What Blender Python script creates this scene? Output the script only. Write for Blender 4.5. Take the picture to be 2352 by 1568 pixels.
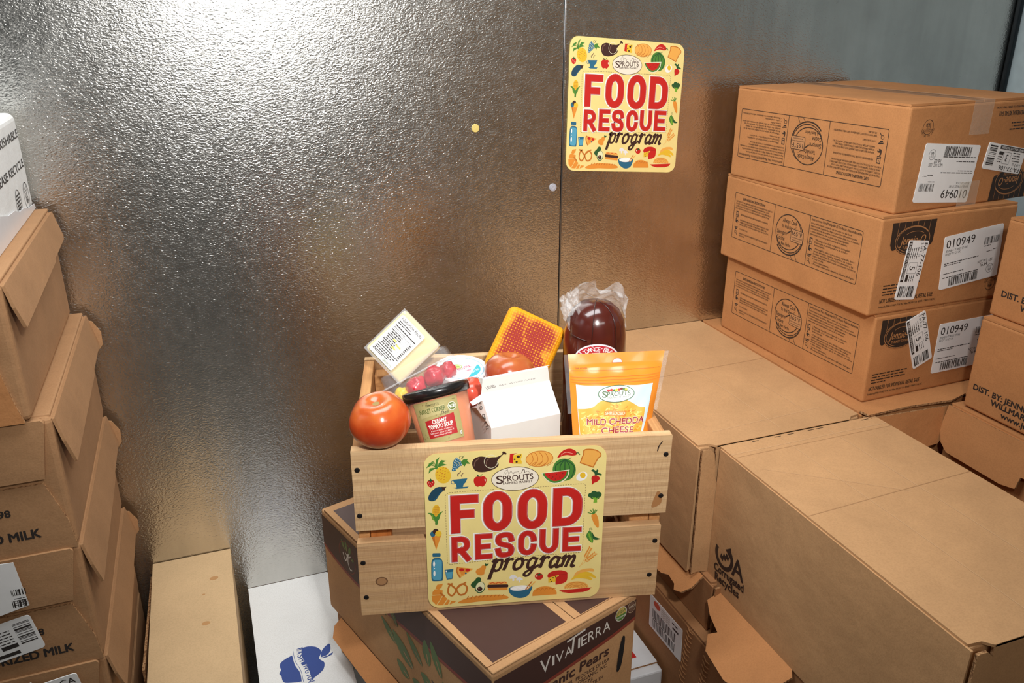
import bpy, bmesh, math, random
import numpy as np
from mathutils import Vector, Matrix, Quaternion, noise
from mathutils.geometry import tessellate_polygon

for o in list(bpy.data.objects): bpy.data.objects.remove(o, do_unlink=True)
SC = bpy.context.scene
COL = SC.collection
V = Vector
rnd = random.Random(7)

# ------------------------------------------------------------------ camera, world, light, exposure
FPX, PITCH, YAW, CAM_Z = 1906.0, math.radians(21.543), math.radians(20.43), 1.6
cd = bpy.data.cameras.new('camera'); cam = bpy.data.objects.new('camera', cd); COL.objects.link(cam)
cd.sensor_width = 36.0; cd.lens = 36.0 * FPX / 2352.0; cd.clip_start = 0.02
cam.location = (0, 0, CAM_Z)
cam.rotation_euler = (math.pi/2 - PITCH, 0, -YAW)
SC.camera = cam
SC.view_settings.view_transform = 'Standard'; SC.view_settings.look = 'None'
SC.view_settings.gamma = 1.0; SC.view_settings.exposure = 0.0
SC.view_settings.use_curve_mapping = False

w = bpy.data.worlds.new('world'); SC.world = w; w.use_nodes = True
w.node_tree.nodes['Background'].inputs['Color'].default_value = (0.55, 0.62, 0.70, 1)
w.node_tree.nodes['Background'].inputs['Strength'].default_value = 0.02

def area_light(name, loc, target, size, power, color, size_y=None, shape='DISK', spread=math.pi):
    ld = bpy.data.lights.new(name, 'AREA'); ld.shape = shape; ld.size = size
    if size_y: ld.size_y = size_y
    ld.energy = power; ld.color = color; ld.spread = spread
    o = bpy.data.objects.new(name, ld); COL.objects.link(o); o.location = loc
    d = V(target) - V(loc); o.rotation_euler = d.to_track_quat('-Z', 'Y').to_euler()
    return o
# the photographer's flash just above the camera, and the tube fixture on the cold-room ceiling
fl = bpy.data.lights.new('camera_flash', 'SPOT'); fl.energy = 92.0; fl.color = (1.0, .985, .96); fl.shadow_soft_size = .045
fl.spot_size = math.radians(84); fl.spot_blend = 1.0
flo = bpy.data.objects.new('camera_flash', fl); COL.objects.link(flo); flo.location = (.20, -.03, 1.92)
flo.rotation_euler = (V((.50, 1.45, 1.36))-V(flo.location)).to_track_quat('-Z', 'Y').to_euler()
area_light('ceiling_tube', (.10, .92, 2.42), (.10, .92, 0.0), 1.4, 22.5, (.94, .98, 1.0), .5, 'RECTANGLE')
area_light('added_rear_light', (.60, -1.15, 2.42), (.60, -1.15, 0.0), 1.4, 11.0, (.98, .97, .93), .5, 'RECTANGLE')  # unseen lamp added to brighten the rear cases mirrored in the metal wall

# ------------------------------------------------------------------ materials
def lin(c): 
    return tuple((x/255/12.92 if x/255 <= .04045 else ((x/255+.055)/1.055)**2.4) for x in c)
MATS = {}
def nn(t, typ, **kw):
    n = t.nodes.new(typ)
    for k, v in kw.items():
        if k in n.inputs: n.inputs[k].default_value = v
        else: setattr(n, k, v)
    return n
def newmat(name):
    m = bpy.data.materials.new(name); m.use_nodes = True
    t = m.node_tree; b = t.nodes['Principled BSDF']
    return m, t, b
def coords(t, scale=(1,1,1), kind='Object'):
    tc = t.nodes.new('ShaderNodeTexCoord'); mp = t.nodes.new('ShaderNodeMapping')
    mp.inputs['Scale'].default_value = scale
    t.links.new(tc.outputs[kind], mp.inputs['Vector'])
    return mp.outputs['Vector']
def ntex(t, vec, scale, detail=3, rough=.55, dist=0.0):
    n = t.nodes.new('ShaderNodeTexNoise'); n.inputs['Scale'].default_value = scale
    n.inputs['Detail'].default_value = detail; n.inputs['Roughness'].default_value = rough
    n.inputs['Distortion'].default_value = dist
    t.links.new(vec, n.inputs['Vector']); return n.outputs['Fac']
def ramp(t, fac, stops):
    r = t.nodes.new('ShaderNodeValToRGB'); e = r.color_ramp.elements
    while len(e) < len(stops): e.new(0.5)
    for el, (p, c) in zip(e, stops):
        el.position = p; el.color = (*c, 1) if len(c) == 3 else c
    t.links.new(fac, r.inputs['Fac']); return r.outputs['Color']
def mixc(t, fac, a, b, mode='MIX'):
    n = t.nodes.new('ShaderNodeMix'); n.data_type = 'RGBA'; n.blend_type = mode
    for i, val in ((0, fac), (6, a), (7, b)):
        if isinstance(val, bpy.types.NodeSocket): t.links.new(val, n.inputs[i])
        elif i == 0: n.inputs[0].default_value = val
        else: n.inputs[i].default_value = (*val, 1)
    return n.outputs[2]
def math_(t, op, a, b=None):
    n = t.nodes.new('ShaderNodeMath'); n.operation = op
    for i, val in enumerate((a, b)):
        if val is None: continue
        if isinstance(val, bpy.types.NodeSocket): t.links.new(val, n.inputs[i])
        else: n.inputs[i].default_value = val
    return n.outputs[0]
def bump(t, b, height, strength=.3, dist=.001):
    n = t.nodes.new('ShaderNodeBump'); n.inputs['Strength'].default_value = strength
    n.inputs['Distance'].default_value = dist
    t.links.new(height, n.inputs['Height']); t.links.new(n.outputs['Normal'], b.inputs['Normal'])
def flat(name, rgb, rough=.5, metal=0.0, spec=.5, var=.06, bumpy=0.0, bscale=200, coat=0.0, trans=0.0):
    if name in MATS: return MATS[name]
    m, t, b = newmat(name); vec = coords(t); c = lin(rgb)
    f = ntex(t, vec, 40, 3)
    a = tuple(x*(1-var) for x in c); d = tuple(min(1, x*(1+var)) for x in c)
    t.links.new(ramp(t, f, [(.3, a), (.7, d)]), b.inputs['Base Color'])
    b.inputs['Roughness'].default_value = rough; b.inputs['Metallic'].default_value = metal
    b.inputs['Specular IOR Level'].default_value = spec
    b.inputs['Coat Weight'].default_value = coat; b.inputs['Coat Roughness'].default_value = .08
    if trans: b.inputs['Transmission Weight'].default_value = trans
    if bumpy: bump(t, b, ntex(t, vec, bscale, 4), bumpy, .001)
    MATS[name] = m; return m
def kraft(name, rgb, var=.10, seed=0.0, rough=.78):
    if name in MATS: return MATS[name]
    m, t, b = newmat(name); vec = coords(t); c = lin(rgb)
    mp = t.nodes.new('ShaderNodeMapping'); mp.inputs['Location'].default_value = (seed, seed*1.7, seed*.6)
    t.links.new(vec, mp.inputs['Vector']); vec = mp.outputs['Vector']
    big = ntex(t, vec, 7, 4, .6, .4); fine = ntex(t, vec, 420, 2)
    base = ramp(t, big, [(.30, tuple(x*(1-var) for x in c)), (.70, tuple(min(1, x*(1+var)) for x in c))])
    spk = ramp(t, fine, [(.34, (.90,.89,.88)), (.55, (1,1,1)), (.75, (1.04,1.04,1.05))])
    t.links.new(mixc(t, .8, base, spk, 'MULTIPLY'), b.inputs['Base Color'])
    b.inputs['Roughness'].default_value = rough; b.inputs['Specular IOR Level'].default_value = .22
    w1 = ntex(t, vec, 18, 3, .5)
    h = math_(t, 'ADD', math_(t, 'MULTIPLY', w1, 3.0), math_(t, 'MULTIPLY', fine, .25))
    bump(t, b, h, .28, .0025)
    MATS[name] = m; return m
KR = kraft('kraft_board', (184, 139, 96))
KR_L = kraft('kraft_board_pale', (194, 150, 106), seed=3)
KR_O = kraft('kraft_board_orange', (186, 128, 80), seed=5)
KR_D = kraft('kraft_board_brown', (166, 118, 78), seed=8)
KR_MILK = kraft('kraft_board_milk', (170, 128, 90), seed=2)
def corrugated():
    m, t, b = newmat('corrugated_edge'); vec = coords(t)
    n = ntex(t, vec, 260, 2)
    t.links.new(ramp(t, n, [(.30, lin((104,72,48))), (.50, lin((164,122,84))), (.7, lin((190,150,108)))]), b.inputs['Base Color'])
    b.inputs['Roughness'].default_value = .9; b.inputs['Specular IOR Level'].default_value = .1
    bump(t, b, n, .8, .002); return m
EDGE = corrugated()
WHITE_BOX = kraft('white_board', (232, 232, 230), .03, 1, .6)
PAPER = flat('label_paper', (236, 234, 232), .45, var=.02, bumpy=.08, bscale=60)
INK = flat('black_ink', (44, 36, 32), .6)
PINK = {}
def ink(rgb, rough=.55, coat=0.0):
    k = 'ink_%d_%d_%d_%d' % (*rgb, int(rough*100))
    return flat(k, rgb, rough, var=.03, coat=coat)

# ------------------------------------------------------------------ mesh building
class MB:
    def __init__(s): s.v = []; s.f = []; s.m = []
    def add(s, vs, fs, mi=0):
        n = len(s.v); s.v += [tuple(q) for q in vs]
        for f in fs: s.f.append([n+i for i in f]); s.m.append(mi)
        return s
    def box(s, lo, hi, mi=0, M=None):
        x0,y0,z0 = lo; x1,y1,z1 = hi
        vs = [V((x,y,z)) for z in (z0,z1) for y in (y0,y1) for x in (x0,x1)]
        if M: vs = [M @ q for q in vs]
        return s.add(vs, [(0,2,3,1),(4,5,7,6),(0,1,5,4),(2,6,7,3),(0,4,6,2),(1,3,7,5)], mi)
    def prism(s, poly, o, u, v, t, mi=0, emi=None):
        o, u, v = V(o), V(u), V(v); n = u.cross(v).normalized()
        emi = mi if emi is None else emi
        A = [o+u*a+v*b for a, b in poly]; B = [q+n*t for q in A]; k = len(poly)
        area = sum(poly[i][0]*poly[(i+1)%k][1]-poly[(i+1)%k][0]*poly[i][1] for i in range(k))
        tris = tessellate_polygon([[V((a,b,0)) for a, b in poly]])
        def fix(tr, flip):
            a,b,c = tr; ar = (poly[b][0]-poly[a][0])*(poly[c][1]-poly[a][1])-(poly[b][1]-poly[a][1])*(poly[c][0]-poly[a][0])
            if (ar < 0) != flip: return (c,b,a)
            return (a,b,c)
        s.add(B, [fix(tr, False) for tr in tris], mi); s.add(A, [fix(tr, True) for tr in tris], mi)
        sd = []
        for i in range(k):
            j = (i+1) % k; q = (i, j, k+j, k+i)
            sd.append(q if area > 0 else q[::-1])
        s.add(A+B, sd, emi); return s
    def tube(s, pts, r, seg=8, mi=0, closed=False):
        pts = [V(p) for p in pts]; n = len(pts); rr = r if isinstance(r, (list, tuple)) else [r]*n
        vs = []; ref = V((0,0,1))
        for i, p in enumerate(pts):
            d = (pts[(i+1)%n] if (closed or i < n-1) else p) - (pts[i-1] if (closed or i > 0) else p)
            d.normalize(); a = d.cross(ref)
            if a.length < 1e-3: a = d.cross(V((1,0,0)))
            a.normalize(); b = d.cross(a)
            vs += [p + (a*math.cos(2*math.pi*k/seg)+b*math.sin(2*math.pi*k/seg))*rr[i] for k in range(seg)]
        fs = []
        for i in range(n if closed else n-1):
            j = (i+1) % n
            for k in range(seg):
                l = (k+1) % seg; fs.append((i*seg+k, j*seg+k, j*seg+l, i*seg+l))
        if not closed: fs += [tuple(range(seg)), tuple(range((n-1)*seg, n*seg))[::-1]]
        return s.add(vs, fs, mi)
    def lathe(s, prof, seg=40, mi=0, M=None, cap=True):
        vs = []; n = len(prof)
        for r, z in prof:
            for k in range(seg):
                a = 2*math.pi*k/seg; vs.append(V((r*math.cos(a), r*math.sin(a), z)))
        if M: vs = [M @ q for q in vs]
        fs = [(i*seg+k, i*seg+(k+1)%seg, (i+1)*seg+(k+1)%seg, (i+1)*seg+k) for i in range(n-1) for k in range(seg)]
        if cap: fs += [tuple(range(seg))[::-1], tuple(range((n-1)*seg, n*seg))]
        return s.add(vs, fs, mi)
    def grid(s, fn, nu, nv, mi=0):
        vs = [fn(i/nu, j/nv) for j in range(nv+1) for i in range(nu+1)]
        fs = [(j*(nu+1)+i, j*(nu+1)+i+1, (j+1)*(nu+1)+i+1, (j+1)*(nu+1)+i) for j in range(nv) for i in range(nu)]
        return s.add(vs, fs, mi)
    def build(s, name, mats, parent=None, bevel=0.0, seg=2, smooth=False, subsurf=0, angle=40, fix=False):
        me = bpy.data.meshes.new(name); me.from_pydata([tuple(q) for q in s.v], [], s.f)
        if not isinstance(mats, (list, tuple)): mats = [mats]
        for m in mats: me.materials.append(m)
        me.polygons.foreach_set('material_index', s.m)
        if fix:
            bm = bmesh.new(); bm.from_mesh(me); bmesh.ops.remove_doubles(bm, verts=bm.verts, dist=1e-6)
            bmesh.ops.recalc_face_normals(bm, faces=bm.faces); bm.to_mesh(me); bm.free()
        if smooth: me.polygons.foreach_set('use_smooth', [True]*len(me.polygons))
        me.update()
        o = bpy.data.objects.new(name, me); COL.objects.link(o)
        if parent: o.parent = parent
        if bevel:
            b = o.modifiers.new('bevel', 'BEVEL'); b.width = bevel; b.segments = seg; b.limit_method = 'ANGLE'
            b.angle_limit = math.radians(angle)
        if subsurf:
            ss = o.modifiers.new('subsurf', 'SUBSURF'); ss.levels = subsurf; ss.render_levels = subsurf
        return o
def empty(name, loc, label, cat, rotz=0.0, group=None, quat=None):
    o = bpy.data.objects.new(name, None); COL.objects.link(o); o.location = loc; o.empty_display_size = .05
    if quat is not None: o.rotation_mode = 'QUATERNION'; o.rotation_quaternion = quat
    else: o.rotation_euler = (0, 0, rotz)
    return tag(o, label, cat, group)
def tag(o, label=None, cat=None, group=None, kind=None):
    if label: o['label'] = label
    if cat: o['category'] = cat
    if group: o['group'] = group
    if kind: o['kind'] = kind
    return o

# ------------------------------------------------------------------ flat print (lettering, marks, labels)
_TC = {}
def text_geo(s, bold=0.0, shear=0.0, res=3):
    k = (s, bold, shear, res)
    if k in _TC: return _TC[k]
    cu = bpy.data.curves.new('t', 'FONT'); cu.body = s; cu.size = 1.0; cu.offset = bold; cu.shear = shear
    cu.resolution_u = res
    ob = bpy.data.objects.new('t', cu); COL.objects.link(ob)
    dg = bpy.context.evaluated_depsgraph_get(); dg.update()
    me = bpy.data.meshes.new_from_object(ob.evaluated_get(dg)); me.calc_loop_triangles()
    vs = [(v.co.x, v.co.y) for v in me.vertices]; ts = [tuple(t.vertices) for t in me.loop_triangles]
    bpy.data.objects.remove(ob); bpy.data.curves.remove(cu); bpy.data.meshes.remove(me)
    _TC[k] = (vs, ts); return _TC[k]
_g = text_geo('H'); CAP = max(v[1] for v in _g[0])
def homography(src, dst):
    A = []; b = []
    for (x, y), (u, v) in zip(src, dst):
        A.append([x,y,1,0,0,0,-u*x,-u*y]); b.append(u); A.append([0,0,0,x,y,1,-v*x,-v*y]); b.append(v)
    h = np.linalg.solve(np.array(A, float), np.array(b, float))
    def T(x, y):
        d = h[6]*x+h[7]*y+1; return ((h[0]*x+h[1]*y+h[2])/d, (h[3]*x+h[4]*y+h[5])/d)
    return T
def arc(cx, cy, rx, ry, a0, a1, n=16, rot=0.0):
    out = []; c, s = math.cos(math.radians(rot)), math.sin(math.radians(rot))
    for i in range(n+1):
        a = math.radians(a0+(a1-a0)*i/n); x, y = rx*math.cos(a), ry*math.sin(a)
        out.append((cx+x*c-y*s, cy+x*s+y*c))
    return out
def spline(pts, n=6, closed=False):
    P = list(pts); k = len(P); out = []
    rng = range(k) if closed else range(k-1)
    for i in rng:
        p0 = P[(i-1) % k] if (closed or i > 0) else P[i]; p1 = P[i]; p2 = P[(i+1) % k]
        p3 = P[(i+2) % k] if (closed or i < k-2) else p2
        for j in range(n):
            t = j/n
            out.append(tuple(.5*((2*p1[d])+(-p0[d]+p2[d])*t+(2*p0[d]-5*p1[d]+4*p2[d]-p3[d])*t*t+(-p0[d]+3*p1[d]-3*p2[d]+p3[d])*t**3) for d in (0,1)))
    if not closed: out.append(tuple(P[-1]))
    return out
class Print:
    def __init__(s, F, T=None, base=.0004, step=.00006, maxlen=None):
        s.F = F; s.T = T or (lambda x, y: (x, y)); s.base = base; s.step = step; s.maxlen = maxlen
        s.mb = MB(); s.mats = []; s.off = 0; s.cnt = 0
    def mi(s, c):
        m = c if isinstance(c, bpy.types.Material) else ink(c)
        if m not in s.mats: s.mats.append(m)
        return s.mats.index(m)
    def tris(s, vs, ts, c, L=0, T=None):
        s.cnt = (s.cnt+1) % 13
        T = T or s.T; mi = s.mi(c); w_ = s.base + s.step*(L+s.off) + s.cnt*2.5e-6
        uv = [T(*p) for p in vs]; out = []
        for a, b, d in ts:
            st = [(uv[a], uv[b], uv[d])]
            while st:
                p, q, r = st.pop()
                if s.maxlen:
                    e = [((q[0]-p[0])**2+(q[1]-p[1])**2, 0), ((r[0]-q[0])**2+(r[1]-q[1])**2, 1), ((p[0]-r[0])**2+(p[1]-r[1])**2, 2)]
                    mx = max(e)
                    if mx[0] > s.maxlen**2:
                        if mx[1] == 0: m_ = ((p[0]+q[0])/2, (p[1]+q[1])/2); st += [(p, m_, r), (m_, q, r)]
                        elif mx[1] == 1: m_ = ((r[0]+q[0])/2, (r[1]+q[1])/2); st += [(p, q, m_), (p, m_, r)]
                        else: m_ = ((p[0]+r[0])/2, (p[1]+r[1])/2); st += [(p, q, m_), (m_, q, r)]
                        continue
                ar = (q[0]-p[0])*(r[1]-p[1])-(q[1]-p[1])*(r[0]-p[0])
                out.append((p, q, r) if ar > 0 else (r, q, p))
        for tr in out:
            s.mb.add([s.F(a, b, w_) for a, b in tr], [(0, 1, 2)], mi)
    def poly(s, pts, c, L=0, holes=()):
        loops = [[V((x, y, 0)) for x, y in pts]]+[[V((x, y, 0)) for x, y in h] for h in holes]
        allp = list(pts)+[p for h in holes for p in h]
        s.tris(allp, tessellate_polygon(loops), c, L)
    def ell(s, cx, cy, rx, ry, c, L=0, rot=0, n=28): s.poly(arc(cx, cy, rx, ry, 0, 360*(n-1)/n, n-1, rot), c, L)
    def rect(s, x, y, w_, h, c, L=0): s.poly([(x,y),(x+w_,y),(x+w_,y+h),(x,y+h)], c, L)
    def rrect(s, x0, y0, x1, y1, r, c, L=0): s.poly(rrpath(x0, y0, x1, y1, r), c, L)
    def line(s, pts, w_, c, L=0, closed=False, cap=0.0):
        P = []
        for q in pts:
            q = V(q)
            if not P or (q-P[-1]).length > 1e-7: P.append(q)
        if closed and (P[0]-P[-1]).length < 1e-7: P.pop()
        if isinstance(w_, (list, tuple)): w_ = list(w_)[:len(P)]
        if cap and not closed:
            P[0] = P[0]-(P[1]-P[0]).normalized()*cap; P[-1] = P[-1]+(P[-1]-P[-2]).normalized()*cap
        n = len(P); Lf = []; Rt = []
        for i in range(n):
            a = P[i]-P[i-1] if (closed or i > 0) else P[1]-P[0]
            b = P[(i+1) % n]-P[i] if (closed or i < n-1) else P[-1]-P[-2]
            a = a.normalized(); b = b.normalized(); na = V((-a.y, a.x)); nb = V((-b.y, b.x))
            m = na+nb
            if m.length < 1e-6: m = na
            m.normalize(); k = 1/max(.45, m.dot(na)); ww = w_[i] if isinstance(w_, (list, tuple)) else w_
            Lf.append(P[i]+m*k*ww/2); Rt.append(P[i]-m*k*ww/2)
        vs = [tuple(q) for q in Lf]+[tuple(q) for q in Rt]; ts = []
        for i in range(n if closed else n-1):
            j = (i+1) % n; ts += [(i, j, n+j), (i, n+j, n+i)]
        s.tris(vs, ts, c, L)
    def ring(s, cx, cy, rx, ry, w_, c, L=0, rot=0, n=36, a0=0, a1=360):
        if a1-a0 >= 360: s.line(arc(cx, cy, rx, ry, 0, 360*(n-1)/n, n-1, rot), w_, c, L, True)
        else: s.line(arc(cx, cy, rx, ry, a0, a1, n, rot), w_, c, L)
    def dash(s, pts, on, off, w_, c, L=0):
        acc = 0; draw = True; cur = [V(pts[0])]
        for a, b in zip(pts[:-1], pts[1:]):
            a, b = V(a), V(b); d = (b-a).length; pos = 0
            while pos < d:
                need = (on if draw else off)-acc
                if pos+need <= d:
                    pos += need; q = a.lerp(b, pos/d)
                    if draw: s.line([tuple(x) for x in cur]+[tuple(q)], w_, c, L)
                    cur = [q]; draw = not draw; acc = 0
                else:
                    acc += d-pos; pos = d
                    if draw: cur.append(b)
    def text(s, t, x, y, h, c, L=0, width=None, align='l', bold=0.0, shear=0.0, sx=1.0, ang=0.0, yd=1, res=3):
        """baseline at y; yd=-1 when the drawing frame has y downwards"""
        vs, ts = text_geo(t, 0.0, shear, res)
        if not vs: return
        x0 = min(v[0] for v in vs); x1 = max(v[0] for v in vs); k = h/CAP; kx = k*sx
        if width: kx = width/(x1-x0)
        wd = (x1-x0)*kx; ox = {'l': 0, 'c': -wd/2, 'r': -wd}[align]
        c_, s_ = math.cos(math.radians(ang)), math.sin(math.radians(ang))
        sh = [(0, 0)]
        if bold > 0: sh = [(-bold*k, 0), (bold*k, 0), (0, -bold*k*.6), (0, bold*k*.6)]
        if bold > .02: sh = [(bold*k*math.cos(q*.785), bold*k*math.sin(q*.785)) for q in range(8)]+[(0, 0)]
        for dx, dy in sh:
            out = []
            for a, b in vs:
                px, py = (a-x0)*kx+ox+dx, b*k*yd+dy; out.append((x+px*c_-py*s_, y+px*s_+py*c_))
            s.tris(out, ts, c, L)
    def arctext(s, t, cx, cy, r, h, c, a0, a1, L=0, inward=False, bold=0.0, sx=1.0):
        n = len(t)
        for i, ch in enumerate(t):
            if ch == ' ': continue
            a = a0+(a1-a0)*(i/(max(1, n-1))); A = math.radians(a)
            s.text(ch, cx+r*math.cos(A), cy+r*math.sin(A), h, c, L, align='c', bold=bold, sx=sx, ang=a+90 if inward else a-90)
    def greek(s, x, y, w_, h, c=INK, L=0, seed=1):
        """a line of print too small to read: word-length dashes"""
        r = random.Random(seed*31+int(x*1e4)); p = 0
        while p < w_:
            d = min(r.uniform(1.5, 5)*h, w_-p); s.rect(x+p, y, d, h*.62, c, L); p += d+h*.55
    def bars(s, x, y, w_, h, c=INK, seed=1, n=36, L=1, vert=False):
        r = random.Random(seed); p = 0; T = w_ if not vert else h
        while p < T:
            d = r.choice((1,1,2,3))*T/n/1.6
            d = min(d, T-p)
            if not vert: s.rect(x+p, y, d, h, c, L)
            else: s.rect(x, y+p, w_, d, c, L)
            p += d+r.choice((1,1,2,3))*T/n/1.6
    def build(s, name, parent, label=None):
        o = s.mb.build(name, s.mats, parent)
        if label: o['label'] = label
        return o
def rrpath(x0, y0, x1, y1, r, n=5):
    out = []
    for cx, cy, a in ((x1-r, y1-r, 0), (x0+r, y1-r, 90), (x0+r, y0+r, 180), (x1-r, y0+r, 270)):
        out += arc(cx, cy, r, r, a, a+90, n)
    return out
def planeF(o, u, v):
    o, u, v = V(o), V(u).normalized(), V(v).normalized(); n = u.cross(v)
    return lambda a, b, w_: o+u*a+v*b+n*w_

# ------------------------------------------------------------------ the cold room
FLOOR = .115; YW = 1.62; XR = 1.93; XL = -1.15; YB = -2.4; ZC = 2.5
def galvanised(name, tone, rough, emboss, seed=0.0):
    m, t, b = newmat(name); vec = coords(t)
    mp = t.nodes.new('ShaderNodeMapping'); mp.inputs['Location'].default_value = (seed, 0, seed)
    t.links.new(vec, mp.inputs['Vector']); vec = mp.outputs['Vector']
    blot = ntex(t, vec, 5, 5, .65, .3); fine = ntex(t, vec, 60, 3)
    st = t.nodes.new('ShaderNodeMapping'); st.inputs['Scale'].default_value = (26, 26, 1.4); t.links.new(vec, st.inputs['Vector'])
    streak = ntex(t, st.outputs['Vector'], 1.0, 4, .6)
    c = lin(tone)
    col = ramp(t, blot, [(.28, tuple(x*.86 for x in c)), (.72, tuple(min(1, x*1.10) for x in c))])
    t.links.new(mixc(t, .5, col, ramp(t, streak, [(.30, (.80,.80,.80)), (.62, (1,1,1)), (.8, (1.05,1.05,1.05))]), 'MULTIPLY'), b.inputs['Base Color'])
    b.inputs['Metallic'].default_value = 1.0
    r = t.nodes.new('ShaderNodeMapRange'); r.inputs['To Min'].default_value = rough-.04; r.inputs['To Max'].default_value = rough+.10
    t.links.new(fine, r.inputs['Value']); t.links.new(r.outputs['Result'], b.inputs['Roughness'])
    # stucco-embossed sheet: small raised wrinkles
    rip = t.nodes.new('ShaderNodeMapping'); rip.inputs['Rotation'].default_value = (0, math.radians(24), 0)
    rip.inputs['Scale'].default_value = (1, 1, 1.7); t.links.new(vec, rip.inputs['Vector'])
    e1 = ntex(t, rip.outputs['Vector'], 182, 1.5, .45, .7); e2 = ntex(t, rip.outputs['Vector'], 340, 1.5, .5)
    h = math_(t, 'ADD', e1, math_(t, 'MULTIPLY', e2, .25))
    bump(t, b, h, emboss, .0016)
    return m
GALV = galvanised('galvanised_sheet', (212, 210, 205), .215, .42)
GALV2 = galvanised('galvanised_sheet_plain', (150, 160, 165), .34, .25, 3)
DARK = flat('dark_gap', (26, 26, 27), .7)
def structure(name, mb, mat, parent=None, bevel=0.0):
    o = mb.build(name, mat, parent, bevel=bevel)
    if parent is None: o['kind'] = 'structure'
    return o
structure('floor', MB().box((XL-.1, YB-.1, FLOOR-.1), (XR+.1, YW+.1, FLOOR)), flat('concrete', (128,124,118), .8, bumpy=.2, bscale=60))
structure('ceiling', MB().box((XL-.1, YB-.1, ZC), (XR+.1, YW+.1, ZC+.1)), flat('ceiling_white', (205,208,208), .5))
wb = structure('wall_back', MB().box((XL-.1, YW+.004, FLOOR), (XR+.1, YW+.1, ZC)), DARK)
SEAM = .7155
MB().box((XL, YW, FLOOR), (SEAM-.0016, YW+.006, ZC)).build('panel', GALV, wb, bevel=.0012)
MB().box((SEAM+.0016, YW, FLOOR), (XR, YW+.006, ZC)).build('panel', GALV, wb, bevel=.0012)
MB().box((SEAM-.0006, YW-.0008, FLOOR), (SEAM+.0026, YW+.004, ZC)).build('seam_lip', flat('seam_metal', (150,152,154), .3, 1.0), wb, bevel=.0006)
structure('wall_right', MB().box((XR, YB, FLOOR), (XR+.1, YW+.004, ZC)), flat('cool_wall_panel', (190,206,210), .4, 0.0, bumpy=.1, bscale=90))
structure('wall_left', MB().box((XL-.1, YB, FLOOR), (XL, YW+.004, ZC)), GALV2)
structure('wall_front', MB().box((XL-.1, YB-.1, FLOOR), (XR+.1, YB, ZC)), flat('far_wall_panel', (120,122,122), .45, .2))
structure('trim_1', MB().box((XR-.014, YW-.014, FLOOR), (XR-.001, YW-.001, ZC)), flat('corner_trim_metal', (48,54,58), .35, .8), bevel=.003)
# tube housing above the crate, and one added for the unseen rear light
for fx in (empty('ceiling_light', (.10, .92, ZC-.05), 'white tube light fixture on the ceiling above the crate', 'light'), empty('ceiling_light', (.60, -1.15, ZC-.05), 'added unseen light fixture on the ceiling behind the camera', 'light')):
  MB().box((-.8, -.1, 0), (.8, .1, .05)).build('housing', flat('fixture_white', (225,228,228), .4), fx, bevel=.01)

def plug(name, label, x, z, rgb, rings):
    r = empty(name, (x, YW, z), label, 'plug'); R = .0082
    M = Matrix.Rotation(math.radians(90), 4, 'X')
    MB().lathe([(R, 0), (R, .0012), (R*.93, .0026), (.0001, .0030)], 28, 0, M).build('cap', flat('plug_%d' % rgb[0], rgb, .45, bumpy=.1), r, smooth=False)
    if rings: MB().lathe([(R*.55, .0028), (R*.6, .0034), (R*.5, .0036), (.0001, .0033)], 28, 0, M).build('boss', flat('plug_%d' % rgb[0], rgb, .45), r)
    return r
plug('hole_plug', 'small mustard yellow round plug on the metal wall', .525, 1.387, (214,190,110), False)
plug('hole_plug', 'small lilac grey round plug beside the wall seam', .696, 1.257, (172,170,178), True)

# ------------------------------------------------------------------ cartons
def lr(L, W): return dict(left=planeF((-L/2, W/2, 0), (0,-1,0), (0,0,1)), front=planeF((-L/2, -W/2, 0), (1,0,0), (0,0,1)),
                          right=planeF((L/2, -W/2, 0), (0,1,0), (0,0,1)))
def carton(name, label, x, y, z, yaw, L, W, H, mat, group=None, seam='y', gap=.003, bev=.0045, cat='box'):
    """closed case: four walls under two top flaps that meet along a seam"""
    r = empty(name, (x, y, z), label, cat, yaw, group); t = .004
    jit = random.Random(int(abs(x*1000)+abs(z*977)))
    MB().box((-L/2, -W/2, 0), (L/2, W/2, H-t)).build('body', mat, r, bevel=bev, seg=3)
    for s in (-1, 1):
        mb = MB(); d = [jit.uniform(0, .0015) for _ in range(4)]
        if seam == 'y':
            a0, a1 = (-L/2+.001, -gap/2) if s < 0 else (gap/2, L/2-.001)
            mb.prism([(a0, -W/2+.001+d[0]), (a1, -W/2+.001+d[1]), (a1, W/2-.001-d[2]), (a0, W/2-.001-d[3])], (0,0,H-t), (1,0,0), (0,1,0), t, 0, 1)
        else:
            b0, b1 = (-W/2+.001, -gap/2) if s < 0 else (gap/2, W/2-.001)
            mb.prism([(-L/2+.001+d[0], b0), (L/2-.001-d[1], b0), (L/2-.001-d[2], b1), (-L/2+.001+d[3], b1)], (0,0,H-t), (1,0,0), (0,1,0), t, 0, 1)
        mb.build('top_flap', [mat, mat], r, bevel=.0014)
    return r
TAPE = None
def tape_mat():
    m, t, b = newmat('clear_tape'); vec = coords(t)
    b.inputs['Base Color'].default_value = (.80, .70, .55, 1); b.inputs['Roughness'].default_value = .12
    b.inputs['Alpha'].default_value = .14; bump(t, b, ntex(t, vec, 90, 3), .5, .002); return m
TAPE = tape_mat()

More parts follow.
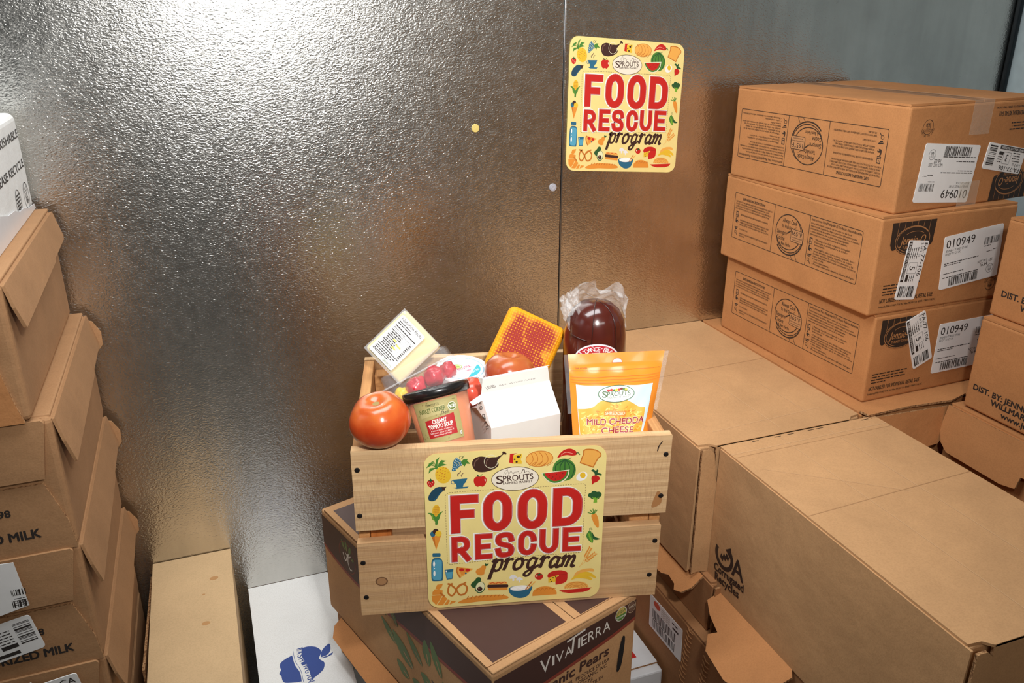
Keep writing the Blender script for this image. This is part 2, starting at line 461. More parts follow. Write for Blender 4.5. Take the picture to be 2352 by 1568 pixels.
# ---- stack of three printed cases by the right of the wall
BK = (46, 32, 24)
def handling_print(F, flip=None):
    p = Print(F, flip); W0 = .0375; d1 = .1735; d2 = .2815; x1 = .4215; y0 = .0467; y1 = .1470
    lw = .0011
    p.line(rrpath(W0, y0, x1, y1, .003, 3), lw, BK, 0, True)
    p.line([(d1, y0), (d1, y1)], lw, BK); p.line([(d2, y0), (d2, y1)], lw, BK)
    def lines(x, y, dy, h, ls, wmax):
        for i, (s, k) in enumerate(ls): p.text(s, x, y-dy*i, h, BK, width=wmax*k, bold=.01, res=1)
    p.text('SAFE HANDLING INSTRUCTIONS', .0655, .1345, .0055, BK, width=.077, bold=.02, res=1)
    lines(.0425, .1275, .0052, .0032, [('THIS PRODUCT WAS PREPARED FROM INSPECTED AND PASSED MEAT AND/OR', 1), ('POULTRY. SOME FOOD PRODUCTS MAY CONTAIN BACTERIA THAT COULD', .93),
        ('CAUSE ILLNESS IF THE PRODUCT IS MISHANDLED OR COOKED IMPROPERLY.', .97), ('FOR YOUR PROTECTION, FOLLOW THESE SAFE HANDLING INSTRUCTIONS.', .94)], .124)
    X = .0625; Wt = .100
    lines(X, .1005, .005, .0032, [('KEEP REFRIGERATED OR FROZEN. THAW IN REFRIGERATOR OR MICROWAVE.', .94)], Wt)
    lines(X, .0885, .005, .0032, [('KEEP RAW MEAT AND POULTRY SEPARATE FROM OTHER FOODS. WASH', .98), ('WORKING SURFACES (INCLUDING CUTTING BOARDS), UTENSILS, AND', .92), ('HANDS AFTER TOUCHING RAW MEAT OR POULTRY.', 1)], Wt)
    lines(X, .0685, .005, .0032, [('COOK THOROUGHLY.', .30)], Wt)
    lines(X, .0590, .005, .0032, [('KEEP HOT FOODS HOT. REFRIGERATE LEFTOVERS IMMEDIATELY', 1), ('OR DISCARD.', .2)], Wt)
    def icons(x, ys):
        a, b, c, d = ys
        p.rect(x-.0042, a-.0065, .0084, .013, BK, 0); p.rect(x-.003, a-.0015, .006, .006, (181,128,84), 1); p.rect(x-.003, a-.0052, .006, .0022, (181,128,84), 1)
        p.rect(x-.001, a+.000, .001, .003, BK, 2)
        p.ell(x+.001, b-.002, .0048, .0032, BK, 0); p.ell(x+.0035, b-.003, .0022, .0016, (181,128,84), 1); p.line([(x-.003, b-.001), (x-.0025, b+.004), (x-.0005, b+.0065)], .0022, BK)
        p.poly([(x-.0055, c+.001), (x+.0075, c+.0022), (x+.004, c-.0008), (x+.002, c-.004), (x-.003, c-.004)], BK); p.line([(x-.004, c-.0012), (x+.004, c-.0008)], .0006, (181,128,84), 1)
        p.ring(x-.0012, d+.002, .0032, .0032, .0009, BK, n=14); p.line([(x+.001, d-.0003), (x+.006, d-.0055)], .0013, BK)
    icons(.0505, (.1010, .0870, .0715, .0595)); icons(.2905, (.0985, .0835, .0705, .0585))
    # thermometer dial
    cx, cy = .2225, .0995
    p.ring(cx, cy, .0385, .0355, .0018, BK, n=40)
    p.ring(cx+.0035, cy-.0035, .0405, .0375, .0016, BK, a0=-150, a1=60, n=30); p.ring(cx+.003, cy-.006, .0425, .040, .0026, BK, a0=-140, a1=30, n=30)
    p.line([(cx+.012, cy-.043), (cx+.020, cy-.0515)], .001, BK); p.line([(cx+.024, cy-.036), (cx+.034, cy-.0515)], .001, BK)
    p.text('Always Cook', cx-.020, cy+.018, .0085, BK, width=.044, bold=.006); p.text('To Well-Done', cx-.021, cy+.0065, .0070, BK, width=.036, bold=.006)
    p.text('Siempre', cx-.034, cy-.0075, .0085, BK, width=.030, bold=.006); p.text('Cocine', cx-.033, cy-.0195, .0085, BK, width=.024, bold=.006)
    p.text('A Bien Hecho', cx-.024, cy-.029, .0065, BK, width=.035, bold=.004)
    p.poly([(cx-.0035, cy-.0015), (cx-.002, cy-.004), (cx+.026, cy+.017)], BK, 1)
    p.poly(rrpath(cx+.009, cy-.0155, cx+.045, cy+.0095, .0025), (181,128,84), 2); p.line(rrpath(cx+.009, cy-.0155, cx+.045, cy+.0095, .0025), .001, BK, 3, True)
    p.text('165°F', cx+.0125, cy-.0022, .0085, BK, 3, width=.029, bold=.008)
    p.text('recommended', cx+.0115, cy-.0075, .0030, BK, 3, width=.031, bold=.02, res=1); p.text('minimum', cx+.0145, cy-.0125, .0030, BK, 3, width=.025, bold=.02, res=1)
    # spanish panel
    p.text('Instrucciones Para Manipular El Producto Adecuadamente', .2855, .1385, .0052, BK, width=.1335, bold=.01, res=1)
    lines(.2855, .1318, .0054, .0036, [('Este producto ha sido preparado con carnes y/o aves que fueron', .84), ('inspeccionadas y aprobadas. Algunos productos alimenticios pueden', .95), ('contener bacterias que podrían provocar enfermedades si no se manipulan', 1.0),
        ('o cocinan debidamente. Para su protección, siga las siguientes', .80), ('instrucciones sobre la manipulación correcta de los alimentos.', .78)], .131)
    lines(.3015, .1018, .0052, .0036, [('• Mantenga el producto refrigerado o congelado.', .86), ('Descongele en el refrigerador o en el horno', .80), ('de microondas.', .26)], .112)
    lines(.3015, .0842, .0050, .0036, [('• Mantenga las carnes y aves crudas separadas de los', .98), ('demás alimentos. Lave las superficies de trabajo', .93), ('(incluso las tablas de cortar), los utensilios y las', .97), ('manos después de haber estado en contacto con carnes', 1.03), ('o aves crudas.', .28)], .112)
    lines(.3015, .0585, .0050, .0036, [('• Cocine completamente.', .42), ('• Mantenga calientes los alimentos calientes. Refrigere', 1.03)], .112)
    return p
def brand_logo(p, x, y, c=(46,36,30), hl=(178,124,78), L=0, rot180=False):
    """awning badge: x,y is its lower-left corner; the name sits in an oval"""
    w_, h = .1030, .047
    p.poly([(x, y+h), (x+w_, y+h), (x+w_-.002, y+.006)]+arc(x+w_-.010, y+.006, .008, .007, 0, -180, 8)+[(x+.016, y+.010)]+arc(x+.0095, y+.004, .0068, .008, 0, -180, 8)+[(x+.001, y+.006)], c, L)
    for i in range(1, 7): p.line([(x+w_*i/7, y+h), (x+w_*i/7-.001, y+.014)], .0007, hl, L+1)
    cx, cy = x+.052, y+.012
    p.ell(cx, cy, .042, .0275, c, L+2); p.ring(cx, cy, .0405, .026, .0012, hl, L+3); p.ring(cx+.001, cy+.001, .0375, .0235, .0009, hl, L+3, a0=30, a1=250)
    p.ring(cx+.004, cy+.008, .022, .008, .0008, hl, L+3, a0=20, a1=160, n=12)
    p.text('Jennie-O', cx-.029, cy-.007, .0150, hl, L+4, width=.060, bold=.012, shear=.28)
    p.text('TURKEY STORE', cx-.0215, cy-.0155, .0050, hl, L+4, width=.042, bold=.01, res=2)
def inspect_seal(p, cx, cy, r, c, L=0, plant=True):
    p.ring(cx, cy, r, r, r*.07, c, L, n=24); p.text('U.S.', cx, cy-r*.15, r*.38, c, L, align='c', bold=.01, res=2)
    p.arctext('INSPECTED', cx, cy, r*.58, r*.30, c, 215, 325, L, inward=True, sx=.9)
    p.text('DEPARTMENT OF', cx, cy+r*.30, r*.15, c, L, align='c', res=1); p.text('AGRICULTURE', cx, cy+r*.52, r*.15, c, L, align='c', res=1)
    if plant: p.arctext('PLANT NO. ON LABEL', cx, cy, r*1.12, r*.26, c, 165, 15, L, sx=.8)
def weight_label(F, wt, T=None):
    p = Print(F, T, base=.0012); W_, H_ = .146, .104
    p.text('010949', .006, H_-.0235, .0155, INK, width=.070)
    p.text('JENNIE-O TURKEY STORE', .006, H_-.0315, .0044, INK, width=.053, res=1); p.text('READY TO COOK', .006, H_-.0375, .0044, INK, width=.037, res=1)
    p.greek(.006, H_-.0545, .085, .0026, INK, 0, 1); p.greek(.006, H_-.058, .04, .0022, INK, 0, 2)
    p.greek(.006, .0295, .05, .0022, INK, 0, 3); p.greek(.006, .0215, .088, .0026, INK, 0, 4)
    p.bars(.022, .004, .073, .0165, seed=3, n=60); p.bars(.101, H_-.034, .038, .014, seed=5, n=34); p.greek(.101, H_-.0378, .018, .0022)
    p.text('NET WT. LBS', .091, .0345, .0054, INK, width=.037, res=2); p.text(wt, .098, .0270, .0075, INK, width=.018, bold=.005)
    p.greek(.110, .0545, .014, .002); p.greek(.126, .0565, .010, .002)
    inspect_seal(p, .124, .0195, .0088, INK, 0, False)
    return p, rrpath(0, 0, W_, H_, .004)
def route_sticker(F, num, of, T=None):
    p = Print(F, T, base=.0020); W_, H_ = .112, .048
    # drawn reading along the long side
    p.text('FA-77-106', .004, H_-.0105, .0078, INK, width=.062, bold=.004); p.text(of, .004, H_-.0175, .0050, INK, width=.026)
    p.line(rrpath(.041, .0125, .062, .0335, .0005, 1), .0005, INK, 0, True); p.text(num, .0515, .0165, .0125, INK, align='c', bold=.004)
    for i in range(4): p.greek(.012+.001*i, .0255-.0048*i, .022, .0024, INK, 0, i)
    p.rect(.002, .0015, .076, .0068, INK); p.text('TURKEY SPROUTS ROTISSER', .004, .0030, .0040, (236,234,232), 1, width=.070, bold=.012, res=2)
    p.rect(.064, .0125, .013, .006, INK); 
    for i in range(3): p.greek(.065, .0215+.0045*i, .012, .0024, INK, 0, i)
    p.bars(.086, .004, .021, .036, seed=9, n=26, vert=True)
    return p, rrpath(0, 0, W_, H_, .004)
def sticker(root, name, made, F, t=.0009, mat=None):
    p, outline = made
    mb = MB(); o_ = F(0, 0, .0002); u_ = F(1, 0, .0002)-o_; v_ = F(0, 1, .0002)-o_
    mb.prism(outline, o_, u_, v_, t)
    s = mb.build(name, mat or PAPER, root); p.build('printing', s); return s
def rotF(F, x, y, ang):
    c, s = math.cos(math.radians(ang)), math.sin(math.radians(ang))
    return lambda a, b, w_: F(x+a*c-b*s, y+a*s+b*c, w_)

GT = 'printed turkey cases stacked by the metal wall'
T3 = carton('turkey_case', 'printed brown case at the bottom of the three-high stack by the wall', 1.2937, 1.347, .9055, .0298, .34, .4565, .1778, KR_O, GT)
T2 = carton('turkey_case', 'printed brown case in the middle of the three-high stack by the wall', 1.2703, 1.3484, 1.0833, .0195, .3315, .4616, .1856, KR_O, GT)
T1 = carton('turkey_case', 'printed brown case upside down on top of the three-high stack', 1.3010, 1.3586, 1.2689, .0946, .37, .4409, .1889, KR_O, GT)
hp = handling_print(lr(.34, .4565)['left']).build('handling_print', T3)
hp2 = hp.copy(); COL.objects.link(hp2); hp2.parent = T2; hp2.location = (-(.3315-.34)/2, .002, .0035)
handling_print(lr(.37, .4409)['left'], lambda x, y: (.4415-x, .190-y)).build('handling_print', T1)
def case_front(root, L, W, x, logo_xy, T=None, wl=None, rs=None, seal=None):
    F = lr(L, W)['front']; p = Print(F, T)
    brand_logo(p, *logo_xy)
    for i in range(3): p.greek(x+.006, .0545-.0058*i, (.087, .080, .084)[i], .0036, BK, 0, i)
    p.greek(x+.006, .0372, .036, .0036, BK, 0, 9)
    p.text('NOT LABELED FOR INDIVIDUAL RETAIL SALE', x+.003, .0225, .0078, BK, width=.128, bold=.014)
    p.text('Distributed by JENNIE-O TURKEY STORE, INC. Willmar, MN 56201 U.S.A. ©JENNIE-O TURKEY STORE, INC.', x+.002, .0135, .0036, BK, width=.139, bold=.01, res=1)
    inspect_seal(p, *seal, .0125, BK); p.build('case_print', root)
    return F
F = case_front(T3, .34, .4565, .009, (.0175, .1185), seal=(.306, .026))
sticker(T3, 'weight_label', weight_label(rotF(F, .168, .0335, .6), '16.44'), rotF(F, .168, .0335, .6))
G = rotF(F, .0757, .155, -68); sticker(T3, 'route_sticker', route_sticker(G, '5', '1 of 2 cs'), G, .0014)
F = case_front(T2, .3315, .4616, .021, (.0255, .1252), seal=(.2985, .030))
G = rotF(F, .1655, .0315, 5.5); sticker(T2, 'weight_label', weight_label(G, '16.44'), G)
G = rotF(F, .0700, .1375, -96); sticker(T2, 'route_sticker', route_sticker(G, '5', '2 of 2 cs'), G, .0014)
F = case_front(T1, .37, .4409, .009, (.018, .1400), lambda x, y: (.37-x, .1889-y), seal=(.3205, .040))
G = rotF(F, .197, .109, 175); sticker(T1, 'weight_label', weight_label(G, '16.02'), G)
G = rotF(F, .330, .094, 170); sticker(T1, 'route_sticker', route_sticker(G, '3', '2 of 3 cs'), G, .0014)
for T_, L, W, H in ((T1, .37, .4409, .1889),):
    MB().box((-.026, -W/2-.0006, H), (.026, W/2+.0006, H+.0006)).box((-.026, -W/2-.0008, H-.06), (.026, -W/2-.0002, H+.0006)).box((-.026, -W/2-.0030, 0), (.026, -W/2-.0024, .045)).build('packing_tape', TAPE, T_)

# ---- two plain-sided cases at the right edge
GD = 'turkey cases stacked at the right edge'
def dist_case(label, x0, y0, z0, L, W, H, u0):
    r = carton('turkey_case', label, x0+L/2, y0+W/2, z0, 0, L, W, H, KR_O, GD)
    p = Print(lr(L, W)['left']); s = .0135
    p.text('DIST. BY: JENNIE-O TURKEY STORE', u0, .0395, .0104, INK, width=.250, bold=.03)
    p.text('WILLMAR, MN 56201', u0+.041, .0250, .0104, INK, width=.146, bold=.03)
    p.text('www.jennieo.com', u0+.066, .0105, .0104, INK, width=.126, bold=.03)
    p.build('address_print', r); return r
dist_case('plain brown case with address print, lower of the two at right edge', 1.300, .60, .909, .36, .435, .179, .0145)
dist_case('plain brown case with address print, upper of the two at right edge', 1.3195, .60, 1.0885, .36, .440, .180, .0185)

# ---- the row of stacked cases goes on behind the camera (seen only as the tan shine in the metal wall)
for k in range(3):
    carton('large_case', 'large brown case behind the camera, %s of its stack' % ('lowest', 'middle', 'topmost')[k], 1.56, -.66, FLOOR+.55*k, 0, .66, 1.10, .55, KR_L, 'large cases behind the camera')
# ---- big flat-topped shipping trays on the right, and the ones under them
def shipper(name, label, x0, x1, y0, y1, z0, z1, mat, group, corner=True, creases=(), slots=()):
    L, W, H = x1-x0, y1-y0, z1-z0
    r = empty(name, ((x0+x1)/2, (y0+y1)/2, z0), label, 'box', 0, group); t = .004
    MB().box((-L/2+.001, -W/2+.009, 0), (L/2-.001, W/2-.004, H-t)).build('body', mat, r, bevel=.003)
    # lid sheet with cut-back corners, softly sagging
    c = .012
    n = 26
    pts = [(-L/2, -W/2+.012), (-L/2+.020, -W/2+.010), (-L/2+.030, -W/2), (L/2-.030, -W/2), (L/2-.020, -W/2+.010), (L/2, -W/2+.012), (L/2, W/2), (-L/2, W/2)]
    MB().prism(pts, (0,0,H-t), (1,0,0), (0,1,0), t, 0, 1).build('lid', [mat, mat], r, bevel=.002)
    # lid flap folded down over the near end, side walls wrapped round it with curved cuts
    MB().prism([(-L/2+.030, 0), (L/2-.030, 0), (L/2-.033, -.10), (L/2-.06, -H*.62), (-L/2+.06, -H*.62), (-L/2+.033, -.10)], (0, -W/2+.004, H-.001), (1,0,0), (0,0,1), .004, 0, 1).build('end_flap', [mat, EDGE], r)
    for s in (-1, 1):
        k = [(0, .002), (0, H-.004), (.016, H-.004), (.025, H-.013), (.029, H-.040), (.031, H-.062), (.040, H-.085), (.060, H-.103), (.066, H*.40), (.058, H*.22), (.044, .030), (.038, 0), (.012, .004)]
        if s > 0: k = [(L-a, b) for a, b in k][::-1]
        MB().prism(k, (-L/2, -W/2+.0005, 0), (1,0,0), (0,0,1), .004, 0, 1).build('corner_wrap', [mat, EDGE], r)
    # side wall sheet standing a little proud
    MB().prism([(0, .002), (W-.012, .0), (W-.008, H-.004), (0, H-.003)], (-L/2+.0012, W/2-.004, 0), (0,-1,0), (0,0,1), .0035, 0, 1).build('side_wall', [mat, mat], r, bevel=.001)
    if creases or slots:
        p = Print(planeF((-L/2, -W/2, H), (1,0,0), (0,1,0)), base=.0003)
        for a, b, w_, c_ in creases: p.line([a, ((a[0]+b[0])/2+.001, (a[1]+b[1])/2+.0006), b], w_, c_)
        for a, b in slots: p.line([a, b], .0016, (40,28,20), 1)
        p.build('creases', r)
    return r
PALE = (206, 165, 122); SHADE = (174, 131, 90)
GS = 'flat-topped shipping trays on the right pallet'
MID = shipper('shipping_tray', 'flat-topped brown tray against the wall, left of the printed stack', .745, 1.092, 1.066, YW-.002, .645, .9055, KR_L, GS,
    creases=[((.175,.02),(.172,.55),.0013,PALE), ((.0,.285),(.345,.30),.0016,SHADE), ((.262,.05),(.258,.20),.0011,PALE), ((.05,.045),(.30,.06),.0012,PALE)])
BIG = shipper('shipping_tray', 'large brown tray nearest the camera with dark recycling print', .782, 1.118, .535, 1.0655, .628, .903, KR_L, GS,
    creases=[((.120,.02),(.118,.52),.0011,PALE), ((.222,.02),(.218,.52),.0013,PALE), ((0,.300),(.335,.315),.0016,SHADE), ((.0,.497),(.335,.500),.0014,PALE), ((.0,.486),(.335,.488),.0010,SHADE), ((.02,.44),(.20,.30),.0008,PALE)],
    slots=[((.062,.5245),(.075,.5248)), ((.108,.5245),(.122,.5248)), ((.136,.5246),(.150,.5249)), ((.180,.5246),(.194,.5250)), ((.198,.5246),(.214,.5250)), ((.300,.5240),(.316,.5243))])
p = Print(planeF((-.168, .2635, 0), (0,-1,0), (0,0,1)), lambda x, y: (x*.985-y*.10+.004, y*.985+x*.12+.006), base=-.0001+.0030)
cx, cy, R = .0500, .0690, .0235      # recycling arrow mark: circular arrow, "CA", two words
p.line(arc(cx, cy, R, R, 150, 420, 26), .0080, (52,38,32)); p.poly([(cx+.004, cy+.016), (cx+.020, cy+.026), (cx+.019, cy+.004)], (52,38,32))
for i in range(3): p.poly([(cx-.012+.008*i, cy-.006+.004*i), (cx-.004+.008*i, cy-.012+.004*i), (cx-.001+.008*i, cy-.004+.004*i), (cx-.009+.008*i, cy+.002+.004*i)], (52,38,32))
p.text('A', .0745, .0465, .036, (52,38,32), bold=.02, width=.033)
p.text('Corrugated', .0215, .0285, .0150, (52,38,32), bold=.030, width=.088); p.text('Recycles', .0245, .0100, .0150, (52,38,32), bold=.030, width=.072)
p.build('recycling_print', BIG)
UND = shipper('shipping_tray', 'brown tray under the printed three-high stack', 1.098, 1.445, 1.072, YW-.002, .645, .9055, KR_O, GS)
MB().prism([(.006, 0), (.250, 0), (.252, -.050), (.196, -.064), (.178, -.067), (.172, -.073), (.010, -.085)], (1.098-1.2715, 1.062-1.345, .2580), (1,0,-.03), (0,.16,1), .004, 0, 1).build('hanging_flap', [KR_O, EDGE], UND)
MB().prism([(.004, 0), (.10, .004), (.16, .000), (.20, -.004), (.25, .010), (.25, .022), (.0, .020)], (1.098-1.2715, 1.062-1.345, .2600), (1,0,0), (0,1,0), .004, 0, 1).build('lip', [KR_O, EDGE], UND)
RGT = shipper('shipping_tray', 'brown tray with folded-out flap under the address-print cases', 1.292, 1.64, .53, 1.052, .645, .9055, KR_O, GS)
fl = [(0,0), (.0, .050), (.012, .075), (.030, .088), (.150, .090), (.178, .084), (.180, .060), (.205, .056), (.213, .066), (.235, .066), (.53, .060), (.53, 0)]
MB().prism([(a, -b*.95) for a, b in fl], (1.2905-1.466, .262, .2565), (0,-1,0), (.22,0,1), .004, 0, 1).build('hanging_flap', [KR_O, EDGE], RGT)
MB().prism([(.205,-.075), (.215,-.062), (.53,-.058), (.53,-.20), (.25,-.20), (.22,-.15)], (1.262-1.466, .262, .235), (0,-1,0), (.10,0,1), .004, 0, 1).build('inner_flap', [KR_O, EDGE], RGT)

GL = 'lower layer of trays under the right pile'
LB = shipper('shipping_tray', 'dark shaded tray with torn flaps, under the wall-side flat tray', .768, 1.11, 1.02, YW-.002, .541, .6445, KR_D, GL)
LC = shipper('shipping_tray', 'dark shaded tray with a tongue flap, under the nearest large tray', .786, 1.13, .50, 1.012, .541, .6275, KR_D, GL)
# hanging torn flaps that stick out from under the upper trays
MB().prism([(0,0), (.155,0), (.158,-.030), (.150,-.050), (.135,-.057), (.125,-.049), (.100,-.046), (.085,-.054), (.060,-.057), (.030,-.048), (0,-.045)], (.765-.939, 1.205-1.319, .1030), (0,-1,0), (.82,0,.57), .004, 0, 1).build('torn_flap', [KR_O, EDGE], LB)
MB().prism([(0,0), (.10,0), (.20,0), (.215,-.012), (.212,-.045), (.185,-.090), (.150,-.100), (.085,-.092), (.060,-.070), (.068,-.055), (.030,-.045), (0,-.03)], (.784-.958, 1.020-.756, .0860), (0,-1,0), (.90,0,.42), .004, 0, 1).build('tongue_flap', [KR_O, EDGE], LC)
# deep case below with the white shipping label and pressed vents
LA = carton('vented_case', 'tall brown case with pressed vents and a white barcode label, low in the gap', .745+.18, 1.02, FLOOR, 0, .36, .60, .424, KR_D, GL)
F = lr(.36, .60)['left']; u0 = .60/2+1.02-1.30   # u measured from the far edge at y=1.32
def low_label(F):
    p = Print(F, base=.0012); p.ell(.028, .064, .013, .0075, (214,92,66), 0)
    p.bars(.012, .028, .088, .020, seed=2, n=60); p.bars(.012, .006, .088, .018, seed=4, n=60); p.greek(.014, .0245, .05, .003)
    p.greek(.086, .064, .020, .005); p.greek(.088, .054, .024, .007)
    for i in range(5): p.line([(.045, .068-.004*i), (.078, .068-.004*i)], .0016, (190,175,165))
    return p, rrpath(0, 0, .122, .075, .003)
G = rotF(F, .130, .317, 2.5); sticker(LA, 'shipping_label', low_label(G), G)
def chevrons(x, n, y0):
    mb = MB(); 
    for i in range(n):
        z = y0-.0115*i; a = x-.0012*i
        pts = [F(a-.009, z+.004, .0004), F(a+.001, z-.002, .0012), F(a+.011, z-.001, .0004)]
        mb.tube(pts, .0011, 5)
    return mb
chevrons(.272, 12, .435-FLOOR+.115-.02).build('pressed_vent', KR_D, LA); chevrons(.330, 12, .425-FLOOR+.115-.03).build('pressed_vent', KR_D, LA)

# ---- small white and red case in the gap
RW = empty('fruit_case', ((.46+.737)/2, 1.285, FLOOR), 'small white case with red panels, low in the gap beside the pear case', 'box')
wm = flat('white_glossy_board', (225,226,228), .4, var=.02)
MB().box((-.1385, -.17, 0), (.1385, .17, .266)).build('body', wm, RW, bevel=.004, seg=2)
MB().prism([(-.137,-.150), (.137,-.150), (.137,.169), (-.137,.169)], (0,0,.266), (1,0,0), (0,1,0), .004, 0, 1).build('lid', [wm, EDGE], RW, bevel=.0015)
p = Print(planeF((-.1385, -.17, .270), (1,0,0), (0,1,0))); p.rect(.02, .045, .222, .27, (196,34,30)); p.build('top_print', RW)
p = Print(planeF((-.1385, -.17, 0), (1,0,0), (0,0,1))); p.rect(.05, .06, .205, .180, (196,40,34)); p.text('DISTRIBUTED BY:', .245, .218, .012, (240,236,234), 1, align='r', width=.11, bold=.008); p.build('front_print', RW)

# ------------------------------------------------------------------ left stack of milk cases
GM = 'milk cases in the left stack'
def milk_case(label, x1, y0, z0, H, L=.36, W=.45, name='milk_case', lidflap=True, ear=True, side=.072, out=.016, group=GM):
    r = empty(name, (x1-L/2, y0+W/2, z0), label, 'box', 0, group)
    MB().box((-L/2, -W/2+.004, 0), (L/2, W/2, H)).build('body', KR_MILK, r, bevel=.008, seg=3)
    # long side flap folded over the top edge, hanging loose down the wall-facing side
    MB().prism([(.010, 0), (W-.002, 0), (W, -side*.72), (W-.010, -side*.80), (W*.72, -side*.84), (W*.70, -side*.90), (.014, -side), (.008, -side*.5)],
        (L/2-.001, -W/2, H-.004), (0,1,0), (-out/side,0,1), .004, 0, 1).build('side_flap', [KR_MILK, KR_MILK], r, bevel=.0015)
    MB().box((L/2-.034, -W/2+.012, H-.003), (L/2-.002, W/2-.002, H+.0025)).build('rim_fold', KR_MILK, r, bevel=.0024, seg=3)
    if lidflap:
        # upper half of the near end is the tucked lid panel, lower half the printed wall
        MB().prism([(0, .114), (L-.022, .117), (L-.008, H-.004), (L-.012, H+.001), (0, H+.001)], (-L/2, -W/2+.0045, 0), (1,0,0), (0,0,1), .0085, 0, 1).build('lid_panel', [KR_MILK, KR_MILK], r, bevel=.003)
        MB().prism([(0, 0), (L-.001, 0), (L-.006, .045), (L-.026, .108), (0, .106)], (-L/2, -W/2+.0045, 0), (1,0,0), (0,0,1), .0045, 0, 1).build('end_wall', [KR_MILK, EDGE], r)
        p = Print(planeF((-L/2, -W/2, 0), (1,0,0), (0,0,1)), base=.0004); o = .36-.368
        p.text('PASTEURIZED MILK', .3165 if z0 > .8 else .3230, .0265, .0135, INK, width=.158, align='r', bold=.035)
        p.build('milk_print', r); p = Print(planeF((-L/2, -W/2, 0), (1,0,0), (0,0,1)), base=.0004)
        p.text('0598', .2865 if z0 > .8 else .2905, .0660, .0105, INK, width=.030, align='r', bold=.03); p.build('number_print', r)
    if ear:
        MB().prism([(0, 0), (.014, -.004), (.026, -.026), (.025, -.050), (.014, -.064), (0, -.060)], (L/2-.004, W/2-.001, H-.012), (1,0,0), (0,0,1), .003, 0, 1).build('ear_tab', [KR_MILK, EDGE], r)
    return r
M5 = milk_case('milk case, lowest visible in the left stack, with a torn white label', -.232, 1.150, .490, .200)
M4 = milk_case('milk case second from the bottom of the left stack, two white labels', -.232, 1.150, .690, .202)
M3 = milk_case('milk case with open rim below the plain flapped box in the left stack', -.232, 1.150, .892, .203)
M2 = milk_case('plain brown flapped box under the white box in the left stack', -.252, 1.140, 1.098, .190, W=.455, name='flapped_box', lidflap=False, ear=False, side=.060, out=.014)
MB().prism([(.0, .0), (.352, .0), (.345, .030), (.335, .085), (.345, .125), (0, .120)], (-.18, -.2275+.0045, 0), (1,0,0), (0,0,1), .0045, 0, 1).build('end_wall', [KR_O, EDGE], M2)
base5 = carton('milk_case', 'plain base case of the left stack, mostly below the picture', -.232-.18, 1.375, FLOOR, 0, .36, .44, .375, KR_MILK, GM)
def small_label(F, kind):
    p = Print(F, base=.0012)
    if kind == 0:
        p.bars(.022, .030, .018, .010, seed=2, n=16); p.bars(.020, .010, .018, .012, seed=3, n=12)
        for i in range(4): p.greek(.024, .024-.0035*i, .016, .002, INK, 0, i)
        return p, [(-.06, -.012), (.040, .010), (.034, .084), (-.06, .090)]
    if kind == 1:
        p.text('3', .006, .042, .009, INK, bold=.004); p.bars(.046, .012, .022, .038, seed=5, n=24, vert=True)
        for i in range(5): p.greek(.016, .040-.005*i, .024, .0026, INK, 0, i)
        p.rect(.020, .010, .022, .007, INK); p.rect(-.02, -.002, .060, .006, INK); p.line([(.0, .012), (.016, .012), (.016, .028), (.0, .028)], .0006, INK)
        return p, rrpath(-.04, -.006, .072, .056, .005)
    if kind == 2:
        p.greek(.02, .05, .04, .003, INK, 0, 3)
        return p, [(-.05, -.03), (.062, -.03), (.060, .05), (.056, .062), (.03, .060), (-.05, .064)]
    p = Print(F, base=.0023)
    p.text('CA', .042, .040, .011, INK, bold=.004)
    p.text('3', .026, .040, .007, INK); p.greek(.006, .034, .02, .003, INK); p.greek(.006, .028, .02, .003, INK, 0, 2)
    return p, rrpath(0, -.04, .068, .056, .005)
F = lambda a, b, w_: V((-.18+a, -.2305-.006-w_+.002, b))
G = rotF(F, .2440, .1180, 0); sticker(M4, 'white_label', small_label(G, 0), G)
G = rotF(F, .2180, .0420, 10); G_ = lambda a, b, w_: G(a, b, w_)+V((0, .0045, 0)); sticker(M4, 'white_label', small_label(G_, 1), G_)
G2 = rotF(F, .2070, .1300, 2); sticker(M5, 'white_label', small_label(G2, 2), G2)
G3 = rotF(F, .2610, .1290, 8); sticker(M5, 'white_label', small_label(G3, 3), G3, .0016)

# white box on top
WBX = empty('white_case', (-.275-.17, 1.41, 1.2925), 'white printed box on top of the left stack', 'box')
MB().box((-.17, -.19, 0), (.17, .19, .158)).build('body', WHITE_BOX, WBX, bevel=.012, seg=4)
p = Print(planeF((.17, -.19, 0), (0,1,0), (0,0,1)), base=.0005)
p.text('PERISHABLE', .366, .120, .0125, INK, width=.190, align='r', bold=.018); p.text('PLEASE RECYCLE', .362, .073, .0125, INK, width=.235, align='r', bold=.018)
inspect_seal(p, .262, .030, .0215, INK, 0, False); inspect_seal(p, .333, .029, .0215, INK, 0, False)
for i in range(5): p.greek(.246, .022+.005*i, .034, .003, INK, 0, i)
p.build('face_print', WBX)
MB().prism([(.0, 0), (.38, 0), (.375, .008), (.32, .012), (.28, .020), (.245, .021), (.21, .030), (.16, .033), (.1, .045), (0, .05)], (.1705, -.19, -.001), (0,1,0), (0,0,1), .0016).build('torn_film', flat('white_film', (226,224,226), .25, var=.02), WBX)

KR_P = kraft('kraft_board_buff', (206, 174, 132), .06, 4)
